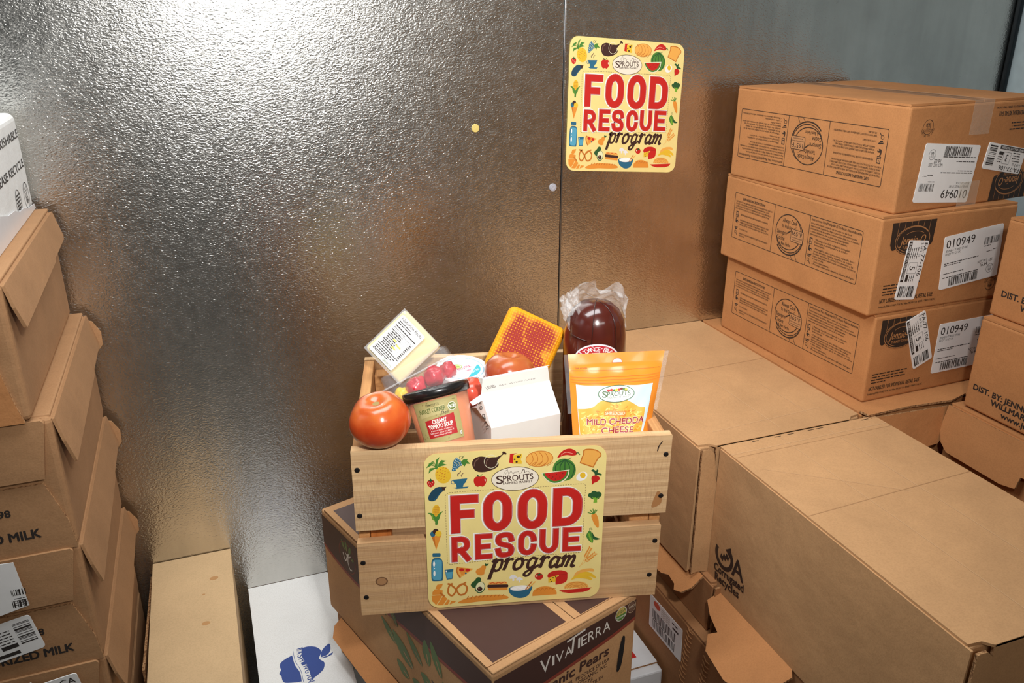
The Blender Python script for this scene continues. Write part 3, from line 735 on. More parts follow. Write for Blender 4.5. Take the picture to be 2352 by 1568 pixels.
# sheet leaning between, tall plain box, white apple case
SH = MB().prism([(0,0), (.30,0), (.30,.40), (.0,.385)], (-.2055, YW-.006, FLOOR), (-.012,-1,0), (.004,0,1), .0045, 0, 1).build('cardboard_sheet', [KR_MILK, EDGE])
tag(SH, 'loose cardboard sheet standing between the milk cases and the plain box', 'cardboard')
PB = carton('plain_box', 'long plain tan box standing against the wall beside the milk cases', (-.201-.045)/2, 1.395, FLOOR, 0, .156, .446, .413, KR_P, gap=.0)
for o in list(PB.children):
    if o.name.startswith('top_flap'): bpy.data.objects.remove(o)
MB().prism([(-.0775,-.222), (.0775,-.222), (.0775,.2225), (-.0775,.2225)], (0,0,.409), (1,0,0), (0,1,0), .004, 0, 1).build('lid', [KR_P, KR_P], PB, bevel=.0018)
for x, y, r in ((.119,.352,.006), (.098,.305,.0022), (.100,.215,.0055)):
    p = Print(planeF((-.078, -.223, .413), (1,0,0), (0,1,0)), base=.0002); p.ell(x, y, r*1.4, r, (186,138,86)); p.build('stain', PB, 'orange-brown stain')
AP = empty('apple_case', (.066, 1.36, FLOOR), 'white apple case with blue apple logo against the wall', 'box')
MB().box((-.086, -.26, 0), (.086, .258, .296)).build('body', WHITE_BOX, AP, bevel=.003)
MB().prism([(-.087,-.262), (.087,-.262), (.087,.256), (.084,.259), (-.087,.259)], (0,0,.296), (1,0,0), (0,1,0), .004, 0, 1).build('lid', [WHITE_BOX, EDGE], AP, bevel=.0015)
BLUE = (44, 70, 140)
p = Print(planeF((-.086, -.26, .300), (1,0,0), (0,1,0)))
cx, cy = .0880, .2465
def ap(a, b): return (cx+a, cy+b)     # a: right on lid, b: away from camera
body = spline([ap(.028,.001), ap(.036,.017), ap(.028,.034), ap(.008,.041), ap(-.012,.034)], 6)
p.poly([ap(-.002,.042)]+spline([ap(-.002,.042), ap(.012,.042), ap(.027,.034), ap(.034,.018), ap(.027,.001), ap(.035,-.014), ap(.030,-.032), ap(.016,-.044), ap(.006,-.050)], 6)+spline([ap(.006,-.050), ap(.004,-.025), ap(.002,-.005), ap(-.004,.018), ap(-.002,.042)], 6), BLUE)
p.poly(spline([ap(-.022,.028), ap(-.036,.022), ap(-.046,.014), ap(-.048,.004), ap(-.047,-.005), ap(-.051,-.014), ap(-.048,-.022), ap(-.047,-.034), ap(-.042,-.042), ap(-.025,-.047), ap(-.013,-.049)], 5)+spline([ap(-.013,-.049), ap(-.013,-.025), ap(-.020,0), ap(-.022,.028)], 5), BLUE)
p.poly(spline([ap(.031,.003), ap(.036,.022), ap(.052,.036), ap(.052,.018), ap(.044,.006), ap(.031,.003)], 5), BLUE); p.poly([ap(.029,.001), ap(.044,.003), ap(.056,.010), ap(.053,.003), ap(.040,-.001)], BLUE)
p.line(spline([ap(-.019,.040), ap(-.018,.010), ap(-.011,-.020), ap(-.010,-.052)], 6), .0008, BLUE); p.line(spline([ap(-.0005,.046), ap(-.002,.015), ap(.004,-.020), ap(.007,-.054)], 6), .0008, BLUE)
sw = spline([ap(-.0115,.0420), ap(-.0120,.0170), ap(-.0055,-.012), ap(-.0025,-.0400), ap(-.0015,-.0560)], 8)
word = 'WASHINGTON'
for i, ch in enumerate(word):
    k = (i+.25)/len(word)*(len(sw)-1); j = int(k); a, b = V(sw[j]), V(sw[min(j+1, len(sw)-1)]); q = a.lerp(b, k-j); d = (b-a).normalized()
    p.text(ch, q.x, q.y, .0118, BLUE, 1, width=.0082, bold=.015, ang=math.degrees(math.atan2(d.y, d.x)), align='c')
p.ring(-.019+cx, -.055+cy, .0022, .0022, .0005, BLUE, n=12); p.text('R', -.019+cx, -.0562+cy, .0024, BLUE, align='c', res=1, ang=-90)
p.build('apple_logo', AP)

# ------------------------------------------------------------------ pear case under the crate, brown flapped box under it
VX, VY, VZ, VA, VL, VW, VH = .3475, 1.158, .5181, .3085, .289, .5357, .2262
BZ = .4165
BU = empty('flapped_box', (VX, VY, BZ), 'brown box with a bent-out flap under the pear case', 'box', VA)
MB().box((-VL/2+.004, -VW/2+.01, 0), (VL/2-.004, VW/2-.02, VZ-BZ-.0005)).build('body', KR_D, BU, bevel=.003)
MB().prism([(0,0), (.46,0), (.46,-.050), (.018,-.034), (.0,-.018)], (-VL/2+.003, VW/2-.045, VZ-BZ-.004), (0,-1,0), (.85,0,.62), .004, 0, 1).build('bent_flap', [KR_O, EDGE], BU, bevel=.001)
BROWN = (72, 46, 40); RED = (140, 62, 48)
VT = empty('pear_case', (VX, VY, VZ), 'dark brown and tan printed pear case under the wooden crate', 'box', VA)
MB().box((-VL/2, -VW/2, 0), (VL/2, VW/2, VH-.004)).build('body', KR_L, VT, bevel=.0045, seg=3)
for i, (a0, a1) in enumerate(((-VL/2+.0005, .020), (.0215, VL/2-.0005))):
    MB().prism([(a0, -VW/2+.0145), (a1, -VW/2+.0130+.001*i), (a1, VW/2-.012), (a0, VW/2-.012)], (0,0,VH-.004), (1,0,0), (0,1,0), .004, 0, 1).build('top_flap', [KR_L, EDGE], VT, bevel=.0014)
MB().box((-VL/2+.0008, -VW/2+.0005, VH-.005), (VL/2-.0008, -VW/2+.0145, VH-.0002)).build('edge_fold', KR_L, VT, bevel=.002, seg=3)
p = Print(planeF((-VL/2, -VW/2, VH), (1,0,0), (0,1,0)), base=.0003)
p.rect(.0125, .0165, .1385, VW-.044, BROWN); p.rect(.1800, .0155, VL-.190, VW-.044, BROWN); p.build('top_print', VT)
p = Print(planeF((-VL/2, VW/2, 0), (0,-1,0), (0,0,1)), base=.0006)
top = .2115
bt = [(0, .150), (.05, .139), (.12, .133), (.20, .136), (.30, .146), (.40, .156), (.5337, .168)]
sp = spline(bt, 5)
p.poly([(.002, top), (.5337, top)]+sp[::-1][:-1]+[(.002, .150)], BROWN); p.line([(max(.002, a), b-.003) for a, b in sp], .0065, RED, 1)
p.ring(.098, .169, .031, .031, .0012, RED, 2)
GRN = (88, 116, 62); WHT = (226, 220, 212)
p.line(spline([(.082,.172), (.090,.158), (.098,.170), (.104,.180)], 5), .0026, WHT, 2); p.line(spline([(.092,.176), (.103,.172), (.112,.178)], 4), .0022, WHT, 2); p.line(spline([(.104,.180), (.100,.160), (.106,.148), (.114,.150)], 5), .0026, WHT, 2)
def leaf(x, y, ln, w_, ang, c=GRN, L=2):
    c_, s_ = math.cos(math.radians(ang)), math.sin(math.radians(ang))
    f = lambda a, b: (x+a*c_-b*s_, y+a*s_+b*c_)
    p.poly(spline([f(0,0), f(ln*.25, w_*.75), f(ln*.6, w_*.9), f(ln,0), f(ln*.6,-w_*.75), f(ln*.25,-w_*.7)], 4, True), c, L)
    p.line([f(ln*.02,0), f(ln*.45, w_*.05)], w_*.18, (184,140,98), L+1)
leaf(.090,.182,.020,.005,120); leaf(.098,.182,.022,.005,95); leaf(.106,.180,.020,.005,65); leaf(.114,.172,.010,.004,20)
for x, y, ln, w_, a in ((.232,.128,.050,.0085,140), (.262,.088,.055,.010,150), (.270,.128,.055,.009,128), (.315,.072,.075,.017,148), (.345,.100,.060,.010,140), (.300,.040,.042,.013,158), (.365,.115,.048,.013,100), (.345,.045,.035,.012,172), (.372,.075,.034,.012,165), (.402,.118,.060,.012,118), (.205,.118,.040,.008,150), (.43,.07,.05,.012,120), (.47,.09,.05,.012,95), (.40,.02,.04,.012,160)): leaf(x, y, ln, w_, a)
p.line(spline([(.372,.092), (.398,.076), (.418,.045), (.425,.0)], 6), [.0035]*19, (66,48,44), 2); p.line([(.388,.055), (.400,.030), (.412,.0)], .003, (66,48,44), 2)
p.line(spline([(.243,.186), (.247,.193), (.243,.197), (.240,.190), (.246,.184)], 4), .0012, (196,184,172), 2); p.line([(.262,.188), (.266,.196)], .0012, (196,184,172), 2)
p.build('left_print', VT)
p = Print(planeF((-VL/2, -VW/2, 0), (1,0,0), (0,0,1)), base=.0006)
fb = spline([(.002,.146), (.06,.152), (.12,.157), (.18,.1625), (.24,.169), (.2870,.178)], 5)
p.poly([(.002, top), (.2870, top)]+fb[::-1], BROWN); p.line([(a, b-.003) for a, b in fb], .0065, RED, 1)
x = .086
for ch, h, wd, dy in (('V',.026,.021,0), ('I',.018,.0045,.004), ('V',.018,.015,.003), ('A',.018,.015,.004)):
    p.text(ch, x, .1735+dy, h, WHT, 2, width=wd, bold=.0); x += wd+.0028
p.line([(.139,.2060), (.176,.2105)], .0036, WHT, 2); p.line([(.1525,.2075), (.1500,.1795)], .0040, WHT, 2)
x = .1615
for ch, h, wd in (('I',.019,.004), ('E',.019,.012), ('R',.019,.013), ('R',.019,.013), ('A',.019,.016)):
    p.text(ch, x, .1815, h, WHT, 2, width=wd, bold=.0); x += wd+.0026
p.ell(.2530, .2000, .0125, .0135, (222,218,208), 2); p.ell(.2530, .2000, .0112, .0122, (196,172,96), 3); p.poly(arc(.2530,.2000,.0112,.0122,185,355,14), (86,128,58), 4); p.text('USDA', .2530, .2015, .0055, (70,104,52), 4, align='c', bold=.01); p.text('ORGANIC', .2530, .1925, .0035, (230,228,214), 5, align='c', bold=.01, res=2)
p.ring(.2765, .2020, .0088, .0110, .0012, (186,160,130), 3); p.ell(.2765, .2020, .0070, .0090, (110,84,70), 2); p.text('GMO', .2765, .2005, .004, (206,190,170), 4, align='c', bold=.01, res=2)
p.text('Organic Pears', .2290, .1325, .0175, BROWN, 0, width=.165, align='r', bold=.030, shear=.05)
for i, (s, rx, wd) in enumerate((('NET WT. PACKED BY MITCHEL  PRODUCE OF USA', .232, .175), ('VIVA TIERRA ORGANIC, INC.', .228, .118), ('WA 98273', .196, .055), ('CERTIFIED OREGON TILTH', .220, .11))):
    if i == 0: s = 'HEL  PRODUCE OF USA'; wd = .092
    p.text(s, rx, .1185-.0098*i, .0070, BROWN, 0, width=wd, align='r', bold=.008, res=2)
p.build('front_print', VT)
# hand hole in the near end: dark patch painted for the shade inside
MB().prism(spline([(.2585,.150), (.2650,.148), (.2640,.120), (.2595,.092), (.2535,.084), (.2500,.089), (.2520,.120)], 4, True), (-VL/2, -VW/2-.0006, 0), (1,0,0), (0,0,1), .0004, 0, 1).build('hand_hole_shade', [DARK, EDGE], VT, bevel=0)

# ------------------------------------------------------------------ the printed sign (used on the wall and on the crate)
SW, SHT = .2655, .2690
def strokes_FOOD(ch, t):
    """centre lines in a unit box"""
    r = .30
    def rr(x0, y0, x1, y1, rx, ry): 
        out = []
        for cx, cy, a in ((x1-rx, y1-ry, 0), (x0+rx, y1-ry, 90), (x0+rx, y0+ry, 180), (x1-rx, y0+ry, 270)): out += arc(cx, cy, rx, ry, a, a+90, 7)
        return out
    if ch == 'F': return [([(0,0),(0,1),(1,1)], False), ([(0,.50),(.78,.50)], False)]
    if ch == 'O': return [(rr(0,0,1,1,.5,.36), True)]
    if ch == 'D': return [([(0,0)]+arc(.42,.36,.58,.36,-90,0,7)+arc(.42,.64,.58,.36,0,90,7)+[(0,1)], True)]
    if ch == 'R': return [([(0,0),(0,1),(.5,1)]+arc(.5,.72,.46,.28,90,-90,9), False), ([(.46,.44),(0,.44)], False), ([(.48,.44),(1,0)], False)]
    if ch == 'E': return [([(1,1),(0,1),(0,0),(1,0)], False), ([(0,.5),(.84,.5)], False)]
    if ch == 'S': return [(spline([(.97,.76),(.86,.95),(.50,1.0),(.12,.93),(.02,.74),(.16,.58),(.5,.50),(.85,.42),(.98,.26),(.88,.06),(.5,.0),(.13,.05),(.02,.24)], 4), False)]
    if ch == 'C': return [([(1,.68)]+arc(.5,.66,.5,.34,5,180,10)+arc(.5,.34,.5,.34,180,355,10)+[(1,.32)], False)]
    if ch == 'U': return [([(0,1)]+arc(.5,.38,.5,.38,180,360,12)+[(1,1)], False)]
def sign_print(F):
    # icons are measured in the pixel frame of a close view of the sign and squared up by a homography
    T = homography([(108,158),(1700,72),(1640,1372),(165,1468)], [(0,SHT),(SW,SHT),(SW,0),(0,0)])
    p = Print(F, T, base=.0003, step=.00005, maxlen=.02)
    GR=(72,128,48); DG=(38,84,42); LG=(120,170,50); TE=(38,100,128); DT=(28,66,86); RE=(196,30,22); YE=(232,186,44); OR=(226,142,50); LO=(236,170,78); DO=(196,112,36); BR=(62,34,26); WH=(244,240,232); CR=(238,230,196); PALEY=(240,224,150)
    E_, P_, N_ = p.ell, p.poly, p.line
    # big red words
    def word(letters, t, s):
        lay = []
        for ch, (x0,y0), (x1,y1) in letters:
            a = T(x0, y0); b = T(x1, y1); X0, X1 = min(a[0], b[0]), max(a[0], b[0]); Y0, Y1 = min(a[1], b[1]), max(a[1], b[1])
            lay.append((ch, X0+t/2, Y0+t/2, X1-t/2, Y1-t/2))
        I = p.T; p.T = lambda x, y: (x, y)
        for L, (dw, c, dx) in enumerate(((.0030, WH, -.0009), (0, (150,22,22), 0), (-.0012, (214,120,112), 0), (-.0022, RE, 0))):
            for ch, X0, Y0, X1, Y1 in lay:
                for pts, cl in strokes_FOOD(ch, t):
                    q = [(X0+a*(X1-X0)+dx, Y0+b*(Y1-Y0)) for a, b in pts]
                    N_(q, t+dw, c, 1+L*2, cl, cap=(t+dw)/2 if not cl else 0)
        p.T = I
    word([('F',(340,512),(594,822)), ('O',(622,478),(880,806)), ('O',(925,458),(1182,790)), ('D',(1232,446),(1485,762))], .0150, 0)
    word([('R',(352,860),(528,1064)), ('E',(556,838),(715,1048)), ('S',(730,826),(905,1036)), ('C',(932,812),(1094,1018)), ('U',(1118,796),(1284,998)), ('E',(1318,782),(1480,978))], .0098, 1)
    # script word
    def script():
        I = p.T; a = T(690, 1166); b = T(1452, 1100); X0, X1 = a[0], b[0]; base = (a[1]+b[1])/2; xh = .0195; p.T = lambda x, y: (X0+(x*.145+(y*.22)*.145)*(X1-X0), base+y*xh)
        w0, w1 = .30, .17; c = BR
        def st(pts, ww=.27, n=5): N_(spline(pts, n), ww, c, 2)
        st([(.05,.80),(.22,1.02),(.24,.6),(.16,-.1),(.10,-.75)], .30); st([(.22,.55),(.45,.95),(.72,.98),(.80,.6),(.72,.15),(.50,.0),(.26,.12)], .22)
        st([(1.02,.72),(1.18,1.02),(1.16,.5),(1.08,.0)], .28); st([(1.14,.5),(1.30,.9),(1.52,1.0),(1.62,.86)], .20)
        st([(2.22,.95),(1.95,.9),(1.80,.5),(1.88,.1),(2.10,.0),(2.38,.2),(2.45,.6),(2.30,.95),(2.16,.98)], .25); st([(2.42,.72),(2.62,.82),(2.80,.78)], .14)
        st([(3.42,.88),(3.12,.98),(2.90,.65),(2.92,.2),(3.10,.02),(3.35,.22)], .24); st([(3.50,1.0),(3.42,.4),(3.30,-.35),(3.05,-.68),(2.80,-.55),(2.92,-.28),(3.4,-.02),(3.78,.3)], .22)
        st([(3.78,.72),(3.98,1.02),(3.98,.5),(3.90,.0)], .28); st([(3.96,.5),(4.12,.9),(4.34,1.0),(4.44,.86)], .20)
        st([(5.18,.88),(4.90,.98),(4.66,.65),(4.66,.2),(4.84,.02),(5.10,.3)], .25); st([(5.26,1.0),(5.18,.4),(5.20,.05),(5.38,.06),(5.50,.25)], .25)
        st([(5.48,.72),(5.64,1.02),(5.64,.5),(5.56,.0)], .26); st([(5.62,.55),(5.78,.92),(5.98,1.0),(6.02,.7),(5.92,.0)], .24); st([(6.00,.55),(6.18,.92),(6.38,1.0),(6.44,.7),(6.36,.2),(6.46,.02),(6.62,.14)], .24)
        p.T = I
    script()
    # dashed frame
    p.dash([(720,458),(330,487),(304,505),(300,530),(322,1070),(330,1085),(350,1090),(1470,992),(1488,985),(1492,965),(1516,430),(1510,412),(1490,409),(1000,445)], 13, 9, 3.6, (110,88,60))
    # oval brand mark
    E_(902,366,206,101,BR,2,-4,44); E_(902,366,201,96,(236,224,204),3,-4,44)
    p.text('S', 742, 412, 66, BR, 4, width=58, bold=.012, ang=-5, yd=-1); p.text('PROUTS', 800, 393, 48, BR, 4, width=262, bold=.008, ang=-5.5, yd=-1)
    p.text('FARMERS MARKET', 798, 417, 19, BR, 4, width=256, ang=-5, yd=-1, bold=.012)
    N_([(800,338),(806,322),(820,300),(836,290),(846,330)], 2.4, BR, 4); N_([(850,325),(866,300),(880,322),(890,325),(892,312),(930,306),(936,320),(955,318)], 2.4, BR, 4); N_([(958,318),(968,290),(982,292),(986,318)], 5, BR, 4); N_([(990,312),(1012,300),(1026,312)], 2.4, BR, 4); N_([(815,335),(830,312)], 2.0, BR, 4)
    # pineapple
    E_(280,333,66,74,YE,0,-28)
    for i in range(5):
        for j in range(5):
            x, y = 235+i*23-j*4, 283+j*24+(i%2)*10-i*5
            if ((x-280)/58)**2+((y-333)/66)**2 < .9: P_([(x-9,y+3),(x-1,y-4),(x+9,y-4),(x+1,y+3)], DO, 1)
    for tip, mid in (((132,275),(170,238)), ((155,320),(168,285)), ((152,238),(190,228)), ((178,214),(205,228)), ((248,178),(222,215)), ((308,212),(268,215)), ((312,246),(272,240))):
        P_([(228,285),((228+mid[0])/2-8,(285+mid[1])/2-14),(mid[0]-4,mid[1]-10),tip,(mid[0]+10,mid[1]+12),(232,268)], GR, 1)
    # grapes
    for x, y in ((396,196),(382,212),(405,206),(374,230),(398,222),(420,214),(388,240),(410,236),(432,228),(372,252),(392,258),(414,254),(434,246),(370,272),(388,276),(404,268),(366,292),(380,290)): E_(x,y,11,11,TE,0); E_(x+3,y-3,5,5,(170,196,206),1,0,10)
    P_([(432,225),(455,200),(492,198),(486,212),(514,240),(478,238),(466,262),(448,246)], GR, 1); N_(spline([(428,204),(420,180),(440,172),(452,186),(438,194),(462,168)],4), 3, DG, 1)
    # strawberry, aubergine
    P_(spline([(142,395),(158,376),(176,382),(196,376),(208,398),(196,424),(174,436),(152,422)],4,True), RE, 0); P_([(152,378),(166,372),(174,360),(182,372),(200,374),(186,382),(174,392),(164,382)], DG, 1)
    for x, y in ((158,398),(172,404),(190,396),(166,418),(184,414)): E_(x,y,2.2,3,CR,1,0,8)
    P_(spline([(288,446),(250,434),(212,446),(176,478),(156,516),(160,546),(190,556),(222,544),(244,512),(272,480),(292,464)],4,True), DT, 0); N_(spline([(205,548),(232,520),(258,488)],4), 5, TE, 1); P_([(262,434),(292,436),(311,434),(300,450),(296,470),(280,458),(272,466),(274,448)], BR, 1)
    # cup and saucer
    P_([(366,376),(490,364),(478,396),(458,416),(452,440),(398,444),(392,414),(374,400)], TE, 0); P_([(366,445),(502,434),(486,449),(400,455)], TE, 0); p.ring(368,397,17,15,5,TE,0,n=18)
    N_(spline([(412,348),(406,330),(424,316),(432,298)],5), 8, (120,92,72), 0); N_(spline([(444,352),(436,338),(448,326),(454,316)],5), 6, (120,92,72), 0)
    # apple
    P_(spline([(600,352),(630,346),(654,366),(650,404),(626,434),(600,430),(574,436),(550,410),(546,372),(570,350)],4,True), RE, 0); P_(spline([(640,366),(648,378),(644,392),(638,380)],3,True), CR, 1); P_([(600,352),(580,334),(570,332),(578,350)], DG, 1); N_([(600,350),(610,336),(620,330)], 6, GR, 1)
    # roast bird
    P_(spline([(530,250),(540,205),(590,180),(650,184),(720,205),(758,240),(745,270),(690,298),(620,312),(560,300)],5,True), BR, 0); p.ring(692,222,58,56,4,CR,1,n=30); P_(spline([(640,225),(655,195),(700,186),(740,184),(775,170),(790,158),(790,142),(806,138),(826,154),(820,164),(800,162),(770,190),(745,220),(730,258),(700,274),(660,262)],4,True), BR, 2)
    N_(spline([(548,262),(556,222),(590,194)],4), 9, (116,84,70), 1); N_(spline([(652,246),(656,214),(680,198)],4), 7, (116,84,70), 3)
    # cheese wedge
    P_([(856,158),(920,153),(890,165),(884,240),(850,232)], RE, 0); P_([(884,170),(960,158),(958,186),(948,204),(960,222),(958,242),(884,240)], YE, 0)
    for x, y, r in ((928,182,14),(896,204,8),(914,226,10),(946,168,6)): E_(x,y,r,r*.8,BR,1)
    # braided loaf
    E_(1112,198,118,66,LO,0,-6); p.ring(1112,198,117,65,5,DO,1,-6)
    for x in (1040,1082,1126,1170): N_(spline([(x-18,252),(x+14,215),(x+10,175),(x-14,146)],5), 5, DO, 1)
    for x in (1050,1100,1150,1200): N_([(x-26,262),(x+30,226)], 4, DO, 1)
    # chilli
    P_(spline([(1266,190),(1290,150),(1330,118),(1380,108),(1426,128),(1436,156),(1400,168),(1350,164),(1310,172)],4,True), RE, 0); N_(spline([(1300,164),(1340,140),(1400,150)],4), 5, (240,150,130), 1); N_(spline([(1428,150),(1446,142),(1462,160)],4), 7, DG, 1)
    # watermelon and slice
    E_(1328,290,101,96,GR,0,0,36)
    for x in (1268,1300,1332,1364,1396): N_(spline([(1334,200),(1328+(x-1328)*1.15,250),(1328+(x-1328)*1.25,300),(1328+(x-1328)*.9,360)],4), 8, DG, 1)
    N_(spline([(1334,198),(1370,196),(1388,182)],4), 4, DG, 1)
    P_([(1130,318),(1376,288)]+spline([(1374,292),(1360,350),(1310,396),(1240,408),(1180,385),(1140,340)],4), CR, 2); P_([(1138,322),(1366,296)]+spline([(1366,298),(1350,350),(1300,390),(1240,402),(1185,380),(1148,342)],4), GR, 3); P_([(1156,320),(1352,299)]+spline([(1350,302),(1336,342),(1295,376),(1240,386),(1196,366),(1164,338)],4), RE, 4)
    for x, y in ((1200,336),(1230,352),(1262,330),(1290,352),(1316,322),(1250,370),(1215,362)): E_(x,y,3,5,BR,5,0,8)
    # toast
    P_(spline([(1462,228),(1478,180),(1490,152),(1492,120),(1530,106),(1600,112),(1644,140),(1648,168),(1628,186),(1606,222),(1582,270)],3)+[(1582,270),(1462,232)], DO, 0); P_(spline([(1472,226),(1488,180),(1500,152),(1502,126),(1534,116),(1598,122),(1636,144),(1640,164),(1618,184),(1596,222),(1578,258)],3)+[(1578,258)], LO, 1)
    # egg, radish
    E_(1482,346,52,36,WH,0,-30); E_(1490,336,25,26,YE,1)
    P_(spline([(1566,352),(1590,336),(1624,340),(1638,362),(1618,388),(1590,400),(1572,416),(1570,392)],4,True), RE, 0); P_(spline([(1600,340),(1588,310),(1562,296),(1580,282),(1604,296),(1612,282),(1626,292),(1620,310),(1654,322),(1650,336),(1620,330)],3,True), DG, 1)
    # broccoli, carrot, peas, wheat
    for x, y, r in ((1562,508,24),(1592,492,28),(1628,498,28),(1612,520,26),(1580,520,22)): E_(x,y,r,r*.85,DG,1)
    P_([(1572,520),(1590,530),(1600,522),(1612,532),(1632,520),(1616,546),(1618,566),(1584,570),(1590,548)], LG, 2)
    P_(spline([(1568,680),(1590,660),(1612,668),(1630,710),(1634,770),(1622,782),(1600,760),(1578,716)],4,True), OR, 0)
    for t_ in ((1536,655),(1556,630),(1582,622),(1604,628),(1620,630)): N_([(1588,666), t_], 7, GR, 1)
    P_(spline([(1528,838),(1552,806),(1572,824),(1586,870),(1580,910),(1548,890),(1528,862)],4,True), GR, 0); P_(spline([(1574,816),(1600,856),(1644,874),(1610,884),(1584,872)],4,True), DG, 0)
    for k in range(5): E_(1548+k*6,838+k*14,9,9,LG,1,0,12)
    N_(spline([(1556,808),(1552,790),(1570,786),(1576,798),(1564,800)],4), 3, DG, 1)
    for x0, y0, x1, y1 in ((1484,1092,1566,946),(1462,1116,1612,992)):
        N_([(x0,y0),(x1,y1)], 3, LO, 0)
        for k in range(6):
            t_ = .45+k*.10; x, y = x0+(x1-x0)*t_, y0+(y1-y0)*t_; a = math.degrees(math.atan2(y1-y0, x1-x0)); E_(x-9,y-6,12,5,OR,1,a-28,10); E_(x+8,y+6,12,5,OR,1,a+28,10)
    # corn
    E_(224,640,34,54,YE,0); 
    for k in range(5): N_([(196,612+k*14),(252,610+k*14)], 2.4, DO, 1)
    for k in range(4): N_([(206+k*12,594),(206+k*12,684)], 2.0, DO, 1)
    P_(spline([(150,654),(180,654),(206,670),(222,690),(240,668),(262,650),(284,642),(262,668),(252,704),(238,724),(236,752),(216,753),(214,726),(192,708),(178,672)],3,True), GR, 2); N_(spline([(190,672),(196,700),(212,722)],4), 7, LG, 3)
    # ice cream
    P_([(184,850),(268,846),(226,966)], OR, 0); P_([(184,850),(210,850),(222,950)], DO, 1); E_(196,832,23,24,TE,1); E_(220,812,25,24,BR,2); E_(244,830,28,24,YE,3)
    # bottle and glass
    p.rrect(194,994,264,1026,8,TE,0); P_(spline([(206,1036),(254,1034),(276,1052),(284,1090),(286,1200)],4)+spline([(286,1200),(282,1226),(264,1230),(210,1232),(192,1226),(186,1200)],4)+spline([(186,1200),(184,1096),(190,1056),(206,1036)],4), TE, 0); P_(rrpath(196,1050,276,1222,22), (84,158,184), 1); E_(208,1086,9,22,WH,2); E_(212,1124,5,5,WH,2,0,10); E_(212,1166,9,24,WH,2)
    P_([(300,1136),(376,1128),(368,1214),(318,1220)], TE, 0); P_([(306,1158),(370,1152),(362,1208),(324,1212)], (84,158,184), 1); P_([(308,1142),(318,1140),(320,1154),(310,1155)], WH, 2)
    # pizza, pear, avocado
    P_([(410,1112),(550,1130),(436,1204),(412,1170)], LO, 0); P_([(418,1116),(538,1130),(446,1186)], OR, 1); E_(446,1136,22,13,RE,2); E_(498,1140,19,13,RE,2); E_(482,1166,9,7,TE,2); N_(spline([(412,1112),(404,1140),(416,1176),(436,1204)],4), 12, DO, 1)
    P_(spline([(640,1104),(656,1112),(654,1134),(644,1152),(642,1176),(620,1188),(586,1182),(568,1160),(578,1136),(606,1124),(622,1106)],4,True), OR, 0); P_([(644,1104),(650,1086),(660,1092),(682,1090),(668,1108),(650,1110)], DG, 1)
    P_(spline([(560,1230),(580,1206),(606,1206),(614,1228),(602,1254),(590,1284),(560,1296),(530,1280),(530,1256)],4,True), DG, 0); E_(606,1290,44,50,DG,1,20); E_(607,1288,37,44,(230,226,178),2,20); E_(604,1304,23,20,BR,3); E_(596,1298,7,6,(140,104,84),4,0,10)
    # pretzel
    N_(spline([(326,1256),(350,1262),(396,1300),(424,1344),(450,1352),(484,1334),(494,1290),(470,1262),(440,1262),(410,1290),(386,1340),(360,1358),(332,1334),(334,1290),(352,1260),(370,1256)],4), 15, DO, 1); N_(spline([(400,1300),(440,1268),(486,1244)],4), 13, DO, 1)
    # croissant
    for q in ([(236,1262),(286,1252),(276,1282),(252,1306),(222,1296)], [(216,1300),(284,1310),(282,1346),(196,1350),(196,1326)], [(190,1356),(284,1350),(260,1392),(230,1436),(196,1404)], [(290,1352),(324,1384),(288,1438),(236,1438),(266,1392)], [(330,1390),(350,1400),(330,1434),(296,1438)], [(358,1402),(404,1402),(384,1420),(344,1434)]): P_(q, OR, 0)
    N_([(260,1330),(300,1364)], 16, DO, 1)
    # baguette
    P_(spline([(416,1420),(470,1390),(560,1368),(680,1358),(790,1358),(850,1374),(840,1392),(740,1404),(600,1412),(480,1426)],4,True), OR, 0)
    for k in range(10): x = 492+k*34; N_([(x,1390-k*2.6),(x+16,1364-k*1.0)], 7, DO, 1)
    # hot dog, mushrooms, rice bowl
    P_(rrpath(680,1246,842,1286,18), LO, 0); P_(rrpath(676,1296,846,1318,10), OR, 0); P_(rrpath(670,1270,852,1296,10), BR, 1); N_(spline([(692,1262),(716,1254),(740,1264),(764,1252),(790,1260),(816,1250),(834,1256)],4), 6, (206,70,30), 1)
    for x, y, s in ((894,1208,1.0),(948,1226,.85)):
        P_(spline([(x-34*s,y+8*s),(x-20*s,y-14*s),(x+6*s,y-18*s),(x+32*s,y-2*s),(x+30*s,y+12*s),(x+8*s,y+12*s),(x+10*s,y+30*s),(x-6*s,y+36*s),(x-8*s,y+16*s),(x-26*s,y+18*s)],3,True), (232,228,226), 0)
    P_(spline([(856,1310),(880,1292),(960,1280),(1054,1286),(1050,1322),(1026,1362),(980,1384),(930,1384),(880,1362),(860,1336)],4,True), TE, 0); E_(952,1302,84,22,WH,1,-5); N_([(1000,1316),(1058,1244)], 9, DO, 2); N_([(1016,1314),(1086,1246)], 9, LO, 2)
    for k in range(9): E_(884+k*16,1304-k*1.8+(k%3)*5,13,9,(250,248,242),2,0,10)
    # tomato, cheese wheel, bananas
    E_(1117,1202,36,29,RE,0); P_([(1094,1180),(1112,1182),(1122,1170),(1128,1182),(1148,1184),(1128,1192),(1116,1200),(1108,1190)], DG, 1); E_(1098,1200,6,7,CR,1,0,10)
    P_(spline([(1196,1180),(1240,1154),(1310,1146),(1358,1160),(1364,1180),(1360,1230),(1330,1256),(1270,1270),(1262,1266),(1262,1216),(1290,1188),(1200,1212)],3,True), RE, 0); P_([(1197,1214),(1286,1186),(1262,1216),(1262,1244),(1199,1256)], YE, 1); N_([(1196,1184),(1286,1186),(1362,1176)], 2, (150,24,20), 2)
